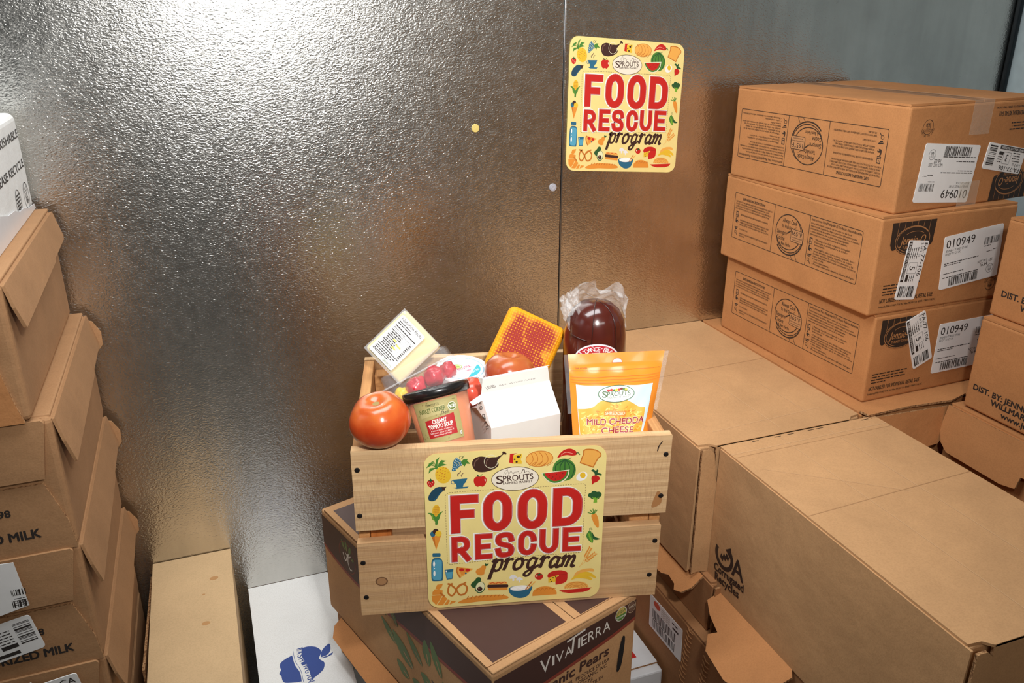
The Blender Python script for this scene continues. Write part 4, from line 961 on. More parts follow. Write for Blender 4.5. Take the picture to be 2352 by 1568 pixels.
    for x, y in ((1216,1228),(1240,1212),(1224,1244),(1262,1204)): E_(x,y,6,5,BR,2,0,10)
    for c_, q in ((LO, [(1422,1196),(1440,1160),(1500,1134),(1570,1126),(1594,1138),(1590,1154),(1540,1152),(1480,1174)]), (YE, [(1430,1200),(1480,1166),(1540,1156),(1600,1186),(1608,1210),(1560,1196),(1500,1190)]), (YE, [(1398,1226),(1430,1192),(1500,1186),(1568,1204),(1572,1226),(1520,1216),(1450,1212)])): P_(spline(q,4,True), c_, 0 if c_ == LO else 1)
    # round loaf, pasta plate
    P_(spline([(1060,1370),(1068,1330),(1110,1298),(1180,1286),(1244,1300),(1270,1330),(1272,1354)],4)+[(1272,1354),(1060,1370)], OR, 0)
    for k in range(5): N_(spline([(1098+k*34,1328-k*3),(1110+k*34,1308-k*2),(1126+k*34,1312-k*2)],3), 5, DO, 1)
    P_(spline([(1334,1304),(1350,1268),(1400,1246),(1470,1240),(1530,1258),(1550,1290)],4), LO, 0)
    for k in range(4): p.ring(1440,1300,96-k*22,52-k*12,3,DO,1,-4,a0=180,a1=360,n=14)
    P_([(1292,1320),(1576,1290),(1550,1316),(1500,1332),(1380,1342),(1320,1334)], RE, 2)
    return p
SIGN_MAT = flat('sign_card', (238, 216, 140), .28, var=.03, bumpy=.10, bscale=16)
def sign_sheet(mb, F, n=14):
    """rounded sheet with the gentle curl of F, as a fan of strips"""
    pts = rrpath(0, 0, SW, SHT, .019, 6)
    def X(y):
        xs = []
        for (a, b), (c, d) in zip(pts, pts[1:]+pts[:1]):
            if min(b, d)-1e-9 <= y <= max(b, d)+1e-9 and abs(d-b) > 1e-9: xs.append(a+(c-a)*(y-b)/(d-b))
        return min(xs), max(xs)
    ys = [SHT*(.5-.5*math.cos(math.pi*i/30)) for i in range(31)]; ys[0] += 1e-5; ys[-1] -= 1e-5
    for face, w_ in ((1, 0.0002), (-1, -.0006)):
        def fn(i, j):
            x0, x1 = X(ys[round(j*30)]); return F(x0+(x1-x0)*i, ys[round(j*30)], w_)
        n0 = len(mb.f); mb.grid(fn, n, 30)
        if face < 0:
            for k in range(n0, len(mb.f)): mb.f[k] = mb.f[k][::-1]
    return mb

# the poster on the wall, slightly turned and lifting at its right side
PO = empty('poster', (.7225, YW, 1.283), 'yellow food rescue sign taped to the metal wall', 'poster', 0)
def F_wall(a, b, w_):
    a2 = a*(1+.006*0); x = a*.9998+(b/SHT)*.0035+.001; z = b-.020*(a/SW)+.008
    lift = .0025+.006*max(0, a/SW-.6)**2+.004*max(0, .15-b/SHT)
    return V((x, -lift-w_, z))
sign_sheet(MB(), F_wall).build('card', SIGN_MAT, PO, smooth=True)
sign_print(F_wall).build('printing', PO)

# ------------------------------------------------------------------ wooden crate
CX, CY, CZ, CA = .4123, 1.1573, VZ+VH+.0003, -.2487
CL, CW, CH = .462, .3556, .2840
def wood(name, tone, dark, axis=0, seed=0.0, saw=True):
    m, t, b = newmat(name); tc = t.nodes.new('ShaderNodeTexCoord')
    def mp(scale, loc=(0,0,0)):
        n = t.nodes.new('ShaderNodeMapping'); n.inputs['Scale'].default_value = scale; n.inputs['Location'].default_value = loc
        t.links.new(tc.outputs['Object'], n.inputs['Vector']); return n.outputs['Vector']
    along = [130.0]*3; along[axis] = 3.0; across = [45.0]*3; across[axis] = 420.0
    g = ntex(t, mp(tuple(along), (seed, seed, seed)), 1.0, 5, .6, .8)
    rings = t.nodes.new('ShaderNodeTexWave'); rings.wave_type = 'BANDS'; rings.bands_direction = 'Z' if axis != 2 else 'X'
    rings.inputs['Scale'].default_value = 22; rings.inputs['Distortion'].default_value = 4; rings.inputs['Detail'].default_value = 2; rings.inputs['Detail Scale'].default_value = 1.4
    sc = [6.0]*3; sc[axis] = 1.2
    sc = [x/6 for x in sc]; t.links.new(mp(tuple(sc), (seed, seed*.3, seed*.7)), rings.inputs['Vector'])
    sv = ntex(t, mp(tuple(across), (seed, 0, seed)), 1.0, 4, .7)
    fib = ntex(t, mp(tuple(x*3 for x in along), (seed,0,0)), 1.0, 3, .7)
    blot = ntex(t, mp((9,9,9), (seed*2,seed,0)), 1.0, 3)
    c, d = lin(tone), lin(dark)
    base = ramp(t, g, [(.30, tuple(x*.50+y*.50 for x, y in zip(c, d))), (.65, c)])
    base = mixc(t, .35, base, ramp(t, rings.outputs['Fac'], [(.35, (.80,.72,.62)), (.65, (1.05,1.05,1.05))]), 'MULTIPLY')
    mask = math_(t, 'MULTIPLY', ramp(t, sv, [(.46, (0,0,0)), (.62, (1,1,1))]), ramp(t, blot, [(.42, (0,0,0)), (.60, (1,1,1))]))
    base = mixc(t, math_(t, 'MULTIPLY', mask, .30 if saw else .12), base, d)
    t.links.new(base, b.inputs['Base Color']); b.inputs['Roughness'].default_value = .72; b.inputs['Specular IOR Level'].default_value = .25
    h = math_(t, 'ADD', math_(t, 'MULTIPLY', sv, .5), math_(t, 'MULTIPLY', fib, .8)); bump(t, b, h, .38, .0012)
    return m
WD_F = wood('rough_pine', (220,184,138), (152,108,76), 0, .0)
WD_F2 = wood('rough_pine_lower', (212,172,126), (150,106,74), 0, 2.3)
WD_S = wood('stained_pine_end', (205,152,98), (134,80,46), 1, 1.1, False)
CR_ = empty('wooden_crate', (CX, CY, CZ), 'rough pine crate full of food, standing on the pear case', 'crate', CA)
jr = random.Random(5)
def plank(z0, z1, y0, y1, mat, name='front_plank', x0=-CL/2, x1=CL/2, dz=0.0):
    pts = []; n = 24
    for i in range(n+1): pts.append((x0+(x1-x0)*i/n, z0+jr.uniform(-.0004,.0004)))
    for i in range(n+1): pts.append((x1-(x1-x0)*i/n, z1+jr.uniform(-.0005,.0005)))
    pts[n] = (x1-.0015, pts[n][1]); pts[2*n+1] = (x0+.001, pts[2*n+1][1])
    return MB().prism(pts, (0, y1, 0), (1,0,0), (0,0,1), y1-y0).build(name, mat, CR_, bevel=.0012)
yf = -CW/2
plank(.1515, CH, yf, yf+.015, WD_F, x0=-.231, x1=.2345); plank(0, .1300, yf, yf+.015, WD_F2, x0=-.2325, x1=.2275)
plank(.1500, CH-.004, CW/2-.014, CW/2, WD_F, 'back_plank'); plank(0, .1300, CW/2-.014, CW/2, WD_F2, 'back_plank')
for s in (-1, 1):
    for z0, z1 in ((.004, .140), (.1445, .2790)):
        MB().box((s*.2210-.0085, yf+.0152, z0), (s*.2210+.0085, CW/2-.0142, z1)).build('end_board', WD_S, CR_, bevel=.002)
for s in (-1, 1):
    for yy in (yf+.0155, CW/2-.0455):
        MB().box((s*.1965-.0155, yy, .012), (s*.1965+.0155, yy+.030, .262)).build('corner_post', wood('post_pine', (196,120,58), (140,78,40), 2, 4.0, False) if s < 0 and yy < 0 else WD_S, CR_, bevel=.002)
for i in range(4):
    MB().box((-CL/2+.025, yf+.018+i*.081, .0005), (CL/2-.025, yf+.018+i*.081+.075, .0115)).build('bottom_slat', WD_F2, CR_, bevel=.0012)
NAIL = flat('nail_iron', (38,32,30), .5, .6)
for x, z in ((-.2225,.2536), (-.2240,.1777), (-.2244,.0956), (-.2235,.0330), (.2265,.2523), (.2235,.1817), (.2195,.1018), (.2145,.0391)):
    MB().lathe([(.0040,-.001), (.0040,.0006), (.0026,.0012)], 10, 0, Matrix.Translation((x, yf, z)) @ Matrix.Rotation(math.radians(90), 4, 'X')).build('nail', NAIL, CR_)
FP = planeF((-CL/2, yf, 0), (1,0,0), (0,0,1))     # knots and a split in the planks
p = Print(FP, base=.0002); p.ell(.032,.0605,.0092,.0080,(120,84,54),0); p.ell(.032,.0605,.0072,.0062,(172,126,84),1); p.build('knot', CR_, 'round knot')
p = Print(FP, base=.0002); p.poly(spline([(.448,.163), (.456,.170), (.4545,.185), (.449,.190), (.4445,.178), (.441,.163)],4,True), (168,116,70)); p.build('knot', CR_, 'resinous knot at the plank end')
p = Print(FP, base=.0002); p.line(spline([(.4445,.258), (.446,.266), (.451,.274)],4), .0018, (48,34,26)); p.build('split', CR_, 'dark split above the nail')
def F_crate(a, b, w_):
    lift = .0012+.0020*max(0, abs(a/SW-.5)*2-.75)+.0010*math.sin(a/SW*9)*math.sin(b/SHT*7)+.001
    return V((-.1305+a+(b/SHT)*.002, yf-lift-w_, .0055+b+.0012*math.sin(a/SW*3.1)))
SG = sign_sheet(MB(), F_crate).build('sign', SIGN_MAT, CR_, smooth=True); SG['label'] = 'yellow food rescue sign on the front planks'
sign_print(F_crate).build('sign_printing', SG)

# ------------------------------------------------------------------ food in the crate
CM = Matrix.Translation((CX, CY, CZ)) @ Matrix.Rotation(CA, 4, 'Z')
def K(x, y, z): return CM @ V((x, y, z))
UP = V((.1282, .3441, .9301)); FW = V((.3247, .8716, -.3672)); RT = V((.9371, -.3491, 0))
def basis(x, y, z):
    m = Matrix((V(x).normalized(), V(y).normalized(), V(z).normalized())).transposed(); return m.to_quaternion()
def frame(zdir, towards=None):
    """local z along zdir, local -y facing the viewer side"""
    z = V(zdir).normalized(); f = V(towards) if towards else V((.33,.94,0)); y = (f-z*f.dot(z)).normalized(); return basis(y.cross(z), y, z)

def tomato_mat(name, c1, c2, green):
    m, t, b = newmat(name); vec = coords(t); tc = t.nodes.new('ShaderNodeTexCoord')
    sep = t.nodes.new('ShaderNodeSeparateXYZ'); t.links.new(tc.outputs['Object'], sep.inputs[0])
    g = t.nodes.new('ShaderNodeMapRange'); g.inputs['From Min'].default_value = .012; g.inputs['From Max'].default_value = .040; t.links.new(sep.outputs['Z'], g.inputs['Value'])
    n = ntex(t, vec, 32, 3); f = math_(t, 'MULTIPLY', g.outputs['Result'], ramp(t, n, [(.3,(.25,.25,.25)), (.7,(1,1,1))]))
    base = ramp(t, n, [(.3, lin(c1)), (.75, lin(c2))])
    t.links.new(mixc(t, math_(t, 'MULTIPLY', f, green), base, lin((196,128,58))), b.inputs['Base Color'])
    b.inputs['Roughness'].default_value = .22; b.inputs['Subsurface Weight'].default_value = .12; b.inputs['Subsurface Radius'].default_value = (.01,.004,.002); b.inputs['Coat Weight'].default_value = .25
    b.inputs['Coat Roughness'].default_value = .1
    bump(t, b, ntex(t, vec, 160, 2), .05, .001); return m
SCAR = flat('stem_scar', (150,128,76), .8, bumpy=.5, bscale=400)
def tomato(label, loc, R, zdir, mat, sq=.86, lobes=5, ph=0.0):
    r = empty('tomato', loc, label, 'tomato', quat=frame(zdir), group='tomatoes in the crate')
    mb = MB(); nu, nv = 56, 34
    def fn(i, j):
        th = 2*math.pi*i; fi = math.pi*(j-.5)
        k = math.cos(fi); lob = 1+.035*math.cos(lobes*th+ph)*k*max(0, math.sin(fi)+.5)+.015*math.cos(3*th+1+ph)*k
        rr = R*lob*k**.92 if k > 0 else 0; z = R*sq*math.sin(fi)
        if fi > 0: z -= R*.26*math.exp(-(rr/(R*.30))**2)
        else: z += R*.10*math.exp(-(rr/(R*.25))**2)
        return (rr*math.cos(th), rr*math.sin(th), z)
    mb.grid(fn, nu, nv); mb.build('body', mat, r, smooth=True, fix=True)
    top = R*sq-R*.26; sc = MB(); pts = []
    for k in range(20): a = 2*math.pi*k/20; q = R*(.17 if k % 2 else .12); pts.append((q*math.cos(a), q*math.sin(a)))
    sc.prism(pts, (0,0,top-.0005), (1,0,0), (0,1,0), .0018); sc.build('stem_scar', SCAR, r)
    return r
TM = tomato_mat('tomato_red', (178,56,18), (202,82,34), .8); TM2 = tomato_mat('tomato_dull', (166,66,40), (182,92,52), .9); TM3 = tomato_mat('tomato_pink', (196,62,44), (206,86,66), .4)
tomato('large red tomato at the front left corner of the crate', K(-.1871, -.158, .3215), .0435, (-.18,-.12,1), TM, .88, 5, .5)
tomato('dull red tomato in the middle behind the white carton', K(.0150, .006, .3130), .0410, (.12,.10,1), TM2, .84, 4, 1.3)
tomato('pinkish tomato half hidden between the soup cup and the carton', K(-.0500, -.002, .2850), .0270, (-.3,.2,1), TM3, .9, 5, .2)

# ---- soup cup
def clearish(name, rgb, alpha=.25, rough=.05):
    m, t, b = newmat(name); vec = coords(t)
    b.inputs['Base Color'].default_value = (*lin(rgb), 1); b.inputs['Roughness'].default_value = rough; b.inputs['Alpha'].default_value = alpha
    b.inputs['Specular IOR Level'].default_value = .8; b.inputs['Coat Weight'].default_value = .5; b.inputs['Coat Roughness'].default_value = .03
    bump(t, b, ntex(t, vec, 55, 3), .12, .002); return m
CLEAR = clearish('clear_plastic', (235,238,240), .10); FILM = clearish('clear_film', (240,240,240), .30, .08)
SOUP = flat('soup_orange', (226,122,46), .35, var=.05, coat=.2)
ax = UP*.97-RT*.24
SQ = basis(RT*.97+UP*.24, FW, ax)
s0 = K(-.1071, -.066, .3240)-ax.normalized()*.114
SO = empty('soup_cup', s0, 'clear cup of orange tomato soup with a black lid', 'soup cup', quat=SQ)
r0, r1, Hs = .0400, .0485, .112
MB().lathe([(r0-.003,.001), (r0-.0012,.004), (r1-.0014,Hs-.006)], 48).build('soup', SOUP, SO, smooth=True)
MB().lathe([(.010,.0), (r0-.002,0), (r0,.003), (r1,Hs), (r1-.0006,Hs), (r0-.0008,.003), (.010,.0006)], 48, cap=False).build('cup', CLEAR, SO, smooth=True)
LID = flat('lid_black', (26,24,24), .25, var=.02, coat=.3)
MB().lathe([(.001,Hs-.002), (r1-.002,Hs-.002), (r1+.001,Hs-.010), (r1+.0028,Hs-.010), (r1+.0034,Hs-.002), (r1+.0030,Hs+.003), (r1+.0012,Hs+.0046), (r1-.002,Hs+.004), (r1-.004,Hs+.001), (.001,Hs+.001)], 56).build('lid', LID, SO, smooth=True)
def F_cup(a, b, w_):
    b = .036+(b-.015)*.92; zz = b; rr = r0+(r1-r0)*zz/Hs+w_; th = -math.pi/2+a/r1; return V((rr*math.cos(th), rr*math.sin(th), zz))
p = Print(F_cup, base=.0006, maxlen=.006)
OL, OL2, SRED = (172,160,104), (140,128,78), (176,34,36)
p.poly(rrpath(-.0385, .0150, .0345, .0840, .002), OL, 0)
for k in range(46):
    rr_ = random.Random(k); x, y = rr_.uniform(-.036,.032), rr_.uniform(.018,.082); p.ell(x, y, .0016, .0009, OL2, 1, rr_.uniform(0,180), 8)
p.poly([(-.030,.058), (.013,.062), (.012,.0745), (-.030,.072)], (186,174,120), 2)
p.text('SPROUTS', -.006, .0755, .0034, (84,78,48), 3, align='c', bold=.01, res=2); p.text('MARKET CORNER', -.0085, .0650, .0072, (92,104,50), 3, align='c', width=.042, bold=.02); p.text('Deli', .004, .0588, .0050, (54,50,36), 3, shear=.3, bold=.01)
p.poly([(-.0245,.0240), (.0240,.0240), (.0240,.0575), (-.0245,.0530)], SRED, 2)
p.text('CREAMY', -.001, .0465, .0066, (240,230,220), 3, align='c', width=.023, bold=.025); p.text('TOMATO SOUP', -.001, .0385, .0066, (240,230,220), 3, align='c', width=.040, bold=.025)
for k, s in enumerate(('A delicious medley of tomatoes,', 'light cream, spices and garlic all', 'simmered in a rich broth')): p.text(s, -.001, .0342-.0038*k, .0026, (240,220,212), 3, align='c', width=(.036,.039,.029)[k], bold=.012, res=1)
p.ell(.0235, .0680, .0068, .0068, (236,234,222), 3); p.ell(.0235, .0680, .0060, .0060, (100,116,44), 4); p.text('GLUTEN', .0235, .0686, .0023, (240,240,228), 5, align='c', width=.010, bold=.02, res=2); p.text('FREE', .0235, .0654, .0023, (240,240,228), 5, align='c', bold=.02, res=2)
p.poly(rrpath(.0285,.0200,.0318,.0258,.0006), WHT, 3); p.line([(.0294,.0222), (.0310,.0244)], .0006, (60,60,56), 4)
p.build('label', SO, 'olive label with a red panel')

# ---- ricotta tub
RI = empty('ricotta_tub', K(-.0640, .062, .2300), 'white ricotta tub lid with blue ring between cheese and tomato', 'tub', quat=basis(RT, FW*.9396+UP*.342, V((.02,-.10,1))) if False else frame((.03,-.13,1), (.10,.99,0)))
TUBW = flat('tub_white', (240,240,240), .3, var=.01, coat=.2)
MB().lathe([(.030,.0), (.036,.002), (.0415,.068), (.0405,.069)], 44).build('tub', TUBW, RI, smooth=True)
MB().lathe([(.0425,.062), (.0450,.062), (.0452,.072), (.0440,.0755), (.0405,.0760), (.0395,.0745), (.001,.0745)], 52).build('lid', TUBW, RI, smooth=False)
p = Print(planeF((0,0,.0745), (1,0,0), (0,1,0)), base=.0003); LB_ = (120,186,220)
p.ring(0, 0, .0355, .0355, .0011, LB_, 0, n=48)
p.ring(-.0085, .006, .0078, .0078, .0012, (150,186,70), 0); p.ell(-.0085,.006,.0058,.0058,(188,206,120),0); p.greek(-.013,.0055,.009,.002,(110,140,50),1,4)
for s, x, y, h, c in (('RICOTTA', .0035, -.002, .0068, (196,70,120)), ('CHEESE', .0085, -.009, .0034, (196,70,120))): p.text(s, x, y, h, c, 0, align='c', ang=22, bold=.012, width=.026 if h > .005 else .011)
p.poly([(.004,-.0300)]+arc(0,0,.0300,.0300,-70,18,12)+[(.026,.0085)], (60,176,190), 0); p.text('Low Fat', .0200, -.0125, .0058, (238,246,246), 1, align='c', ang=36, width=.019, shear=.2)
p.text('Low-Fat Produce', -.022, .014, .0040, (50,70,60), 0, align='c', ang=62, width=.018, bold=.01); p.greek(.010,-.0335,.016,.002,INK,1,3); p.build('lid_print', RI)

# ---- yellow cheese block with nutrition label
Zc = (UP*.72-RT*.69); Yc = (FW*.86+V((0,0,1))*.30); Xc = Yc.cross(Zc)
CHS = flat('pale_cheese', (238,214,132), .22, var=.05, bumpy=.25, bscale=45, coat=.7)
c0 = K(-.1560, .080, .3350)
CB = empty('cheese_block', c0, 'pale yellow wrapped cheese wedge with a nutrition label', 'cheese', quat=basis((RT*.72+UP*.69), FW*.97-UP*.10, (UP*.72-RT*.69)+FW*.08))
# axes: local x runs up-right along the photo, z runs up-left; the label face looks at the viewer (-y)
mb = MB(); mb.box((-.0460,-.0165,-.0420), (.0460,.0165,.0425))
mb.build('cheese', CHS, CB, bevel=.006, seg=4)
mb = MB()
def wrap(i, j):
    a, b = -.047+.094*i, -.043+.0865*j; e = min(i, 1-i, j, 1-j)
    return (a, -.0175-.0016*noise.noise(V((a*70, b*70, 3)))*min(1, e*8), b)
mb.grid(wrap, 50, 44); mb.build('wrap', FILM, CB, smooth=True)
F = planeF((-.0410,-.0196,.0370), (0,0,-1), (1,0,0))      # reading direction runs down-right
def nut(F):
    p = Print(F, lambda x, y: (x*.84, y), base=.0014); W_, H_ = .0640, .0790
    p.text('Nutrition Facts', .005, H_-.0075, .0052, INK, width=.054)
    for k in range(2): p.greek(.005, H_-.0115-.0035*k, .03+.006*k, .0024, INK, 0, k)
    p.rect(.004, H_-.0205, .056, .0016, INK); p.text('Amount Per Serving', .005, H_-.0245, .0026, INK, width=.03, bold=.015, res=1); p.line([(.004,H_-.026),(.060,H_-.026)], .0004, INK)
    for k in range(9):
        y = H_-.0295-.0034*k; p.greek(.005+.003*(k % 3 > 0), y, .030-.004*(k % 2), .0024, INK, 0, k); p.greek(.053, y, .006, .0024, INK, 0, k+20); p.line([(.004,y-.0006),(.060,y-.0006)], .0003, (120,120,120))
    p.rect(.034, H_-.0445, .012, .0024, (234,222,90), 1); p.rect(.030, H_-.0515, .010, .0024, (234,222,90), 1); p.rect(.022, H_-.0410, .008, .0024, (234,222,90), 1)
    p.rect(.004, H_-.0605, .056, .0012, INK)
    for k in range(3): p.greek(.005, H_-.0645-.0032*k, .05-.006*k, .0022, INK, 0, k+40)
    p.greek(.004, .006, .026, .0020, INK, 0, 51); p.text('SPROUTS', .058, .0022, .0036, (120,140,96), align='r', bold=.01, res=2)
    return p, rrpath(0, 0, W_*.84, H_, .003)
sticker(CB, 'nutrition_label', nut(F), F)

# ---- clear clamshell with fruit
XCS = RT*.885+UP*.465; ZCS = UP*.885-RT*.465
CS = empty('clamshell', K(-.137, -.022, .331)+FW*.056-ZCS*.043, 'clear plastic clamshell of red fruit behind the soup cup', 'container', quat=basis(XCS, FW, ZCS))
mb = MB(); prof = [(.88,.0,.0), (.96,.045,1), (1.0,.047,1), (1.0,.052,1), (.97,.060,1), (.93,.0615,1)]
def shell(zs, name):
    mb = MB(); rings = []
    for k, z in zs: rings.append([(x*.0600*k, y*.040*k, z) for x, y in rrpath(-1,-1,1,1,.16,4)])
    n = len(rings[0])
    for a, b in zip(rings[:-1], rings[1:]): mb.add(a+b, [(i, (i+1)%n, n+(i+1)%n, n+i) for i in range(n)])
    mb.add(rings[-1], [tuple(range(n))]); return mb.build(name, CLEAR, CS, smooth=True)
shell([(.84,.0),(.86,.004),(.95,.040),(1.02,.041),(1.02,.0425)], 'tray'); shell([(1.02,.0435),(.97,.045),(.95,.058),(.92,.0625)], 'lid')
mb = MB(); mb.tube([(x*.0612, y*.0408, .043) for x, y in rrpath(-1,-1,1,1,.16,4)], .0010, 6, closed=True); mb.build('rim', FILM, CS, smooth=True)
BERRY = flat('berry_red', (196,40,54), .3, var=.15, bumpy=.5, bscale=120, coat=.4); YEL = flat('fruit_yellow', (232,190,40), .35, var=.08)
cm = CS.matrix_basis.copy()
for i, (x, y, z, r_) in enumerate(((-.012,-.018,.024,.017), (.020,-.016,.026,.017), (.042,.008,.024,.014), (-.040,-.014,.022,.013), (.014,.016,.022,.014), (-.020,.016,.022,.014))):
    mb = MB(); nz = lambda i_, j_: None
    def fr(u_, v_, r_=r_, i=i):
        th = 2*math.pi*u_; fi = math.pi*(v_-.5); d = V((math.cos(th)*math.cos(fi), math.sin(th)*math.cos(fi), math.sin(fi))); return tuple(d*r_*(1+.26*noise.noise(d*1.9+V((i*1.7,0,0)))))
    mb.grid(fr, 24, 14); o = mb.build('fruit_piece', YEL if i == 3 else BERRY, smooth=True, fix=True)
    o.location = cm @ V((x, y, z)); tag(o, ('red fruit piece in the clamshell just above the soup lid', 'red fruit piece in the clamshell above the right of the soup lid', 'red fruit piece in the right end of the clamshell', 'yellow fruit piece in the left end of the clamshell', 'red fruit piece at the back of the clamshell towards the ricotta', 'red fruit piece at the back of the clamshell below the cheese wedge')[i], 'fruit', 'fruit in the clamshell')

# ---- orange-rind cheese
def rind():
    m, t, b = newmat('orange_rind'); tc = t.nodes.new('ShaderNodeTexCoord'); vec = tc.outputs['Object']
    def wv(d, sc):
        n = t.nodes.new('ShaderNodeTexWave'); n.bands_direction = d; n.inputs['Scale'].default_value = sc; n.inputs['Distortion'].default_value = 1.2; n.inputs['Detail'].default_value = 2; n.inputs['Detail Scale'].default_value = 3
        t.links.new(vec, n.inputs['Vector']); return n.outputs['Fac']
    k = 62
    weave = math_(t, 'MULTIPLY', wv('X', k), math_(t, 'MAXIMUM', wv('Z', k), math_(t, 'MULTIPLY', wv('Y', k), .0)))
    sep = t.nodes.new('ShaderNodeSeparateXYZ'); t.links.new(vec, sep.inputs[0])
    ex = math_(t, 'SUBTRACT', 1.0, math_(t, 'POWER', math_(t, 'ABSOLUTE', math_(t, 'DIVIDE', sep.outputs['X'], .049)), 3))
    ez = math_(t, 'SUBTRACT', 1.0, math_(t, 'POWER', math_(t, 'ABSOLUTE', math_(t, 'DIVIDE', math_(t, 'ADD', sep.outputs['Z'], .018), .055)), 3))
    mid = math_(t, 'MULTIPLY', math_(t, 'MAXIMUM', ex, 0.0), math_(t, 'MAXIMUM', ez, 0.0))
    n1 = ntex(t, vec, 26, 4, .6)
    red = math_(t, 'MULTIPLY', math_(t, 'MULTIPLY', mid, ramp(t, n1, [(.34,(.35,.35,.35)), (.56,(1,1,1))])), math_(t, 'SUBTRACT', 1.30, weave))
    t.links.new(mixc(t, ramp(t, red, [(.12,(0,0,0)), (.56,(1,1,1))]), lin((238,158,24)), lin((146,26,6))), b.inputs['Base Color'])
    b.inputs['Roughness'].default_value = .55; b.inputs['Coat Weight'].default_value = 0; b.inputs['Specular IOR Level'].default_value = .25
    bump(t, b, math_(t, 'ADD', weave, ntex(t, vec, 60, 3)), .35, .0012); return m
zM = (UP*.90+RT*.42); xM = (RT*.90-UP*.42)
MU = empty('orange_cheese', K(.0560, .092, .3360), 'block of orange-red rind cheese behind the tomato', 'cheese', quat=basis(xM, FW*.92+UP*.15+RT*.30-(xM*(FW*.92+UP*.15+RT*.30).dot(xM)), zM))
yM = (FW+RT*.10-UP*.18); yM = (yM-xM*yM.dot(xM)/xM.dot(xM)); MU.rotation_quaternion = basis(xM, yM, xM.cross(yM))
mb = MB(); mb.box((-.0520,-.040,-.075), (.0520,.038,.0380)); mb.build('rind', rind(), MU, bevel=.012, seg=5)
mb = MB(); mb.tube([(-.010,.030,.0400), (.015,.034,.0420), (.040,.036,.0400), (.056,.036,.034)], [.005,.006,.005,.004], 10); mb.build('wrapper_fold', clearish('wrapper_pink', (240,190,160), .6, .2), MU, smooth=True)

# ---- ham in clear wrap
HAM = flat('ham_brown', (76,28,20), .20, var=.12, coat=.7)
HA = empty('ham', K(.1580, .030, .0120), 'dark brown ham in clear wrap standing at the back right', 'ham', CA)
hp = [(.006,.0), (.030,.002), (.045,.010), (.0495,.04), (.0495,.325), (.0485,.355), (.045,.378), (.037,.396), (.025,.407), (.010,.4115), (.0008,.412)]
def ham_ring(z, r_):
    return [(r_*math.cos(a)*(1.02+.03*math.cos(2*a)), r_*math.sin(a), z) for a in [2*math.pi*k/44 for k in range(44)]]
mb = MB(); rings = [ham_ring(z, r_) for r_, z in hp]
for a, b in zip(rings[:-1], rings[1:]): mb.add(a+b, [(i, (i+1)%44, 44+(i+1)%44, 44+i) for i in range(44)])
mb.build('meat', HAM, HA, smooth=True, fix=True)
cord = flat('ham_string', (52,20,16), .3, coat=.4)
mb = MB()
for a in (-1.95, -1.10):
    pts = [(r_*1.045*math.cos(a+.10*math.sin(z*20)), r_*1.045*math.sin(a+.10*math.sin(z*20)), z) for r_, z in hp[3:]]; mb.tube(pts, .0007, 6)
mb.tube([(.0530*math.cos(a), .0510*math.sin(a), .368-.012*math.cos(a*1.0+1.2)) for a in [-2.6+.1*k for k in range(7)]], .0007, 6); mb.build('wrap_creases', cord, HA, smooth=True)
mb = MB(); rr_ = random.Random(3)
def ruff(i, j):      # gathered clear bag end that crowns the back of the ham
    a = math.radians(205-230*i); b = j
    base = V((.0500*math.cos(a), .0490*math.sin(a), .362+.028*math.sin(math.pi*i)))
    crown = V((.046*math.cos(a), .030*math.sin(a)+.004, .396+.022*math.sin(math.pi*i)**.7+.005*math.sin(i*19)+.008*(1-i)))
    q = base.lerp(crown, b); n_ = noise.noise(V((i*9, j*5, 1.5))); m_ = noise.noise(V((i*16, j*8, 7)))
    return tuple(q+V((n_*.010*b, m_*.008, n_*.014*b+.006)))
mb.grid(ruff, 60, 16)
def tail(i, j):      # loose flap of film sticking out to the left
    a, b = i, j; q = V((-.030-.028*a, -.026+.03*b+.006*a, .390+.030*b*(1-.2*a)-.010*a+.012))
    return tuple(q+V((.006*noise.noise(V((a*4,b*4,2))), .008*noise.noise(V((a*5,b*5,9))), .010*noise.noise(V((a*6,b*5,4))))))
mb.grid(tail, 20, 16); mb.build('clear_wrap', clearish('bag_film', (244,244,244), .20, .08), HA, smooth=True)
def F_ham(a, b, w_):
    th = -math.pi/2-.10+a/.0515; rr2 = .0518+w_; return V((rr2*1.02*math.cos(th), rr2*math.sin(th), b))
p = Print(F_ham, base=.0008, maxlen=.008); cy = .3150
p.ell(0, cy, .041, .0410, (236,236,240), 0, n=40); p.ell(0, cy, .0385, .0385, (190,36,48), 1, n=40); p.ell(0, cy, .0265, .0265, (236,236,240), 2, n=40); p.ell(0, cy, .0250, .0250, (90,110,180), 3, n=40)
p.arctext('DANCE BRA', 0, cy, .0290, .0070, (240,236,236), 122, 52, 2, bold=.012, sx=.95); p.build('round_label', HA, 'round red and white label')

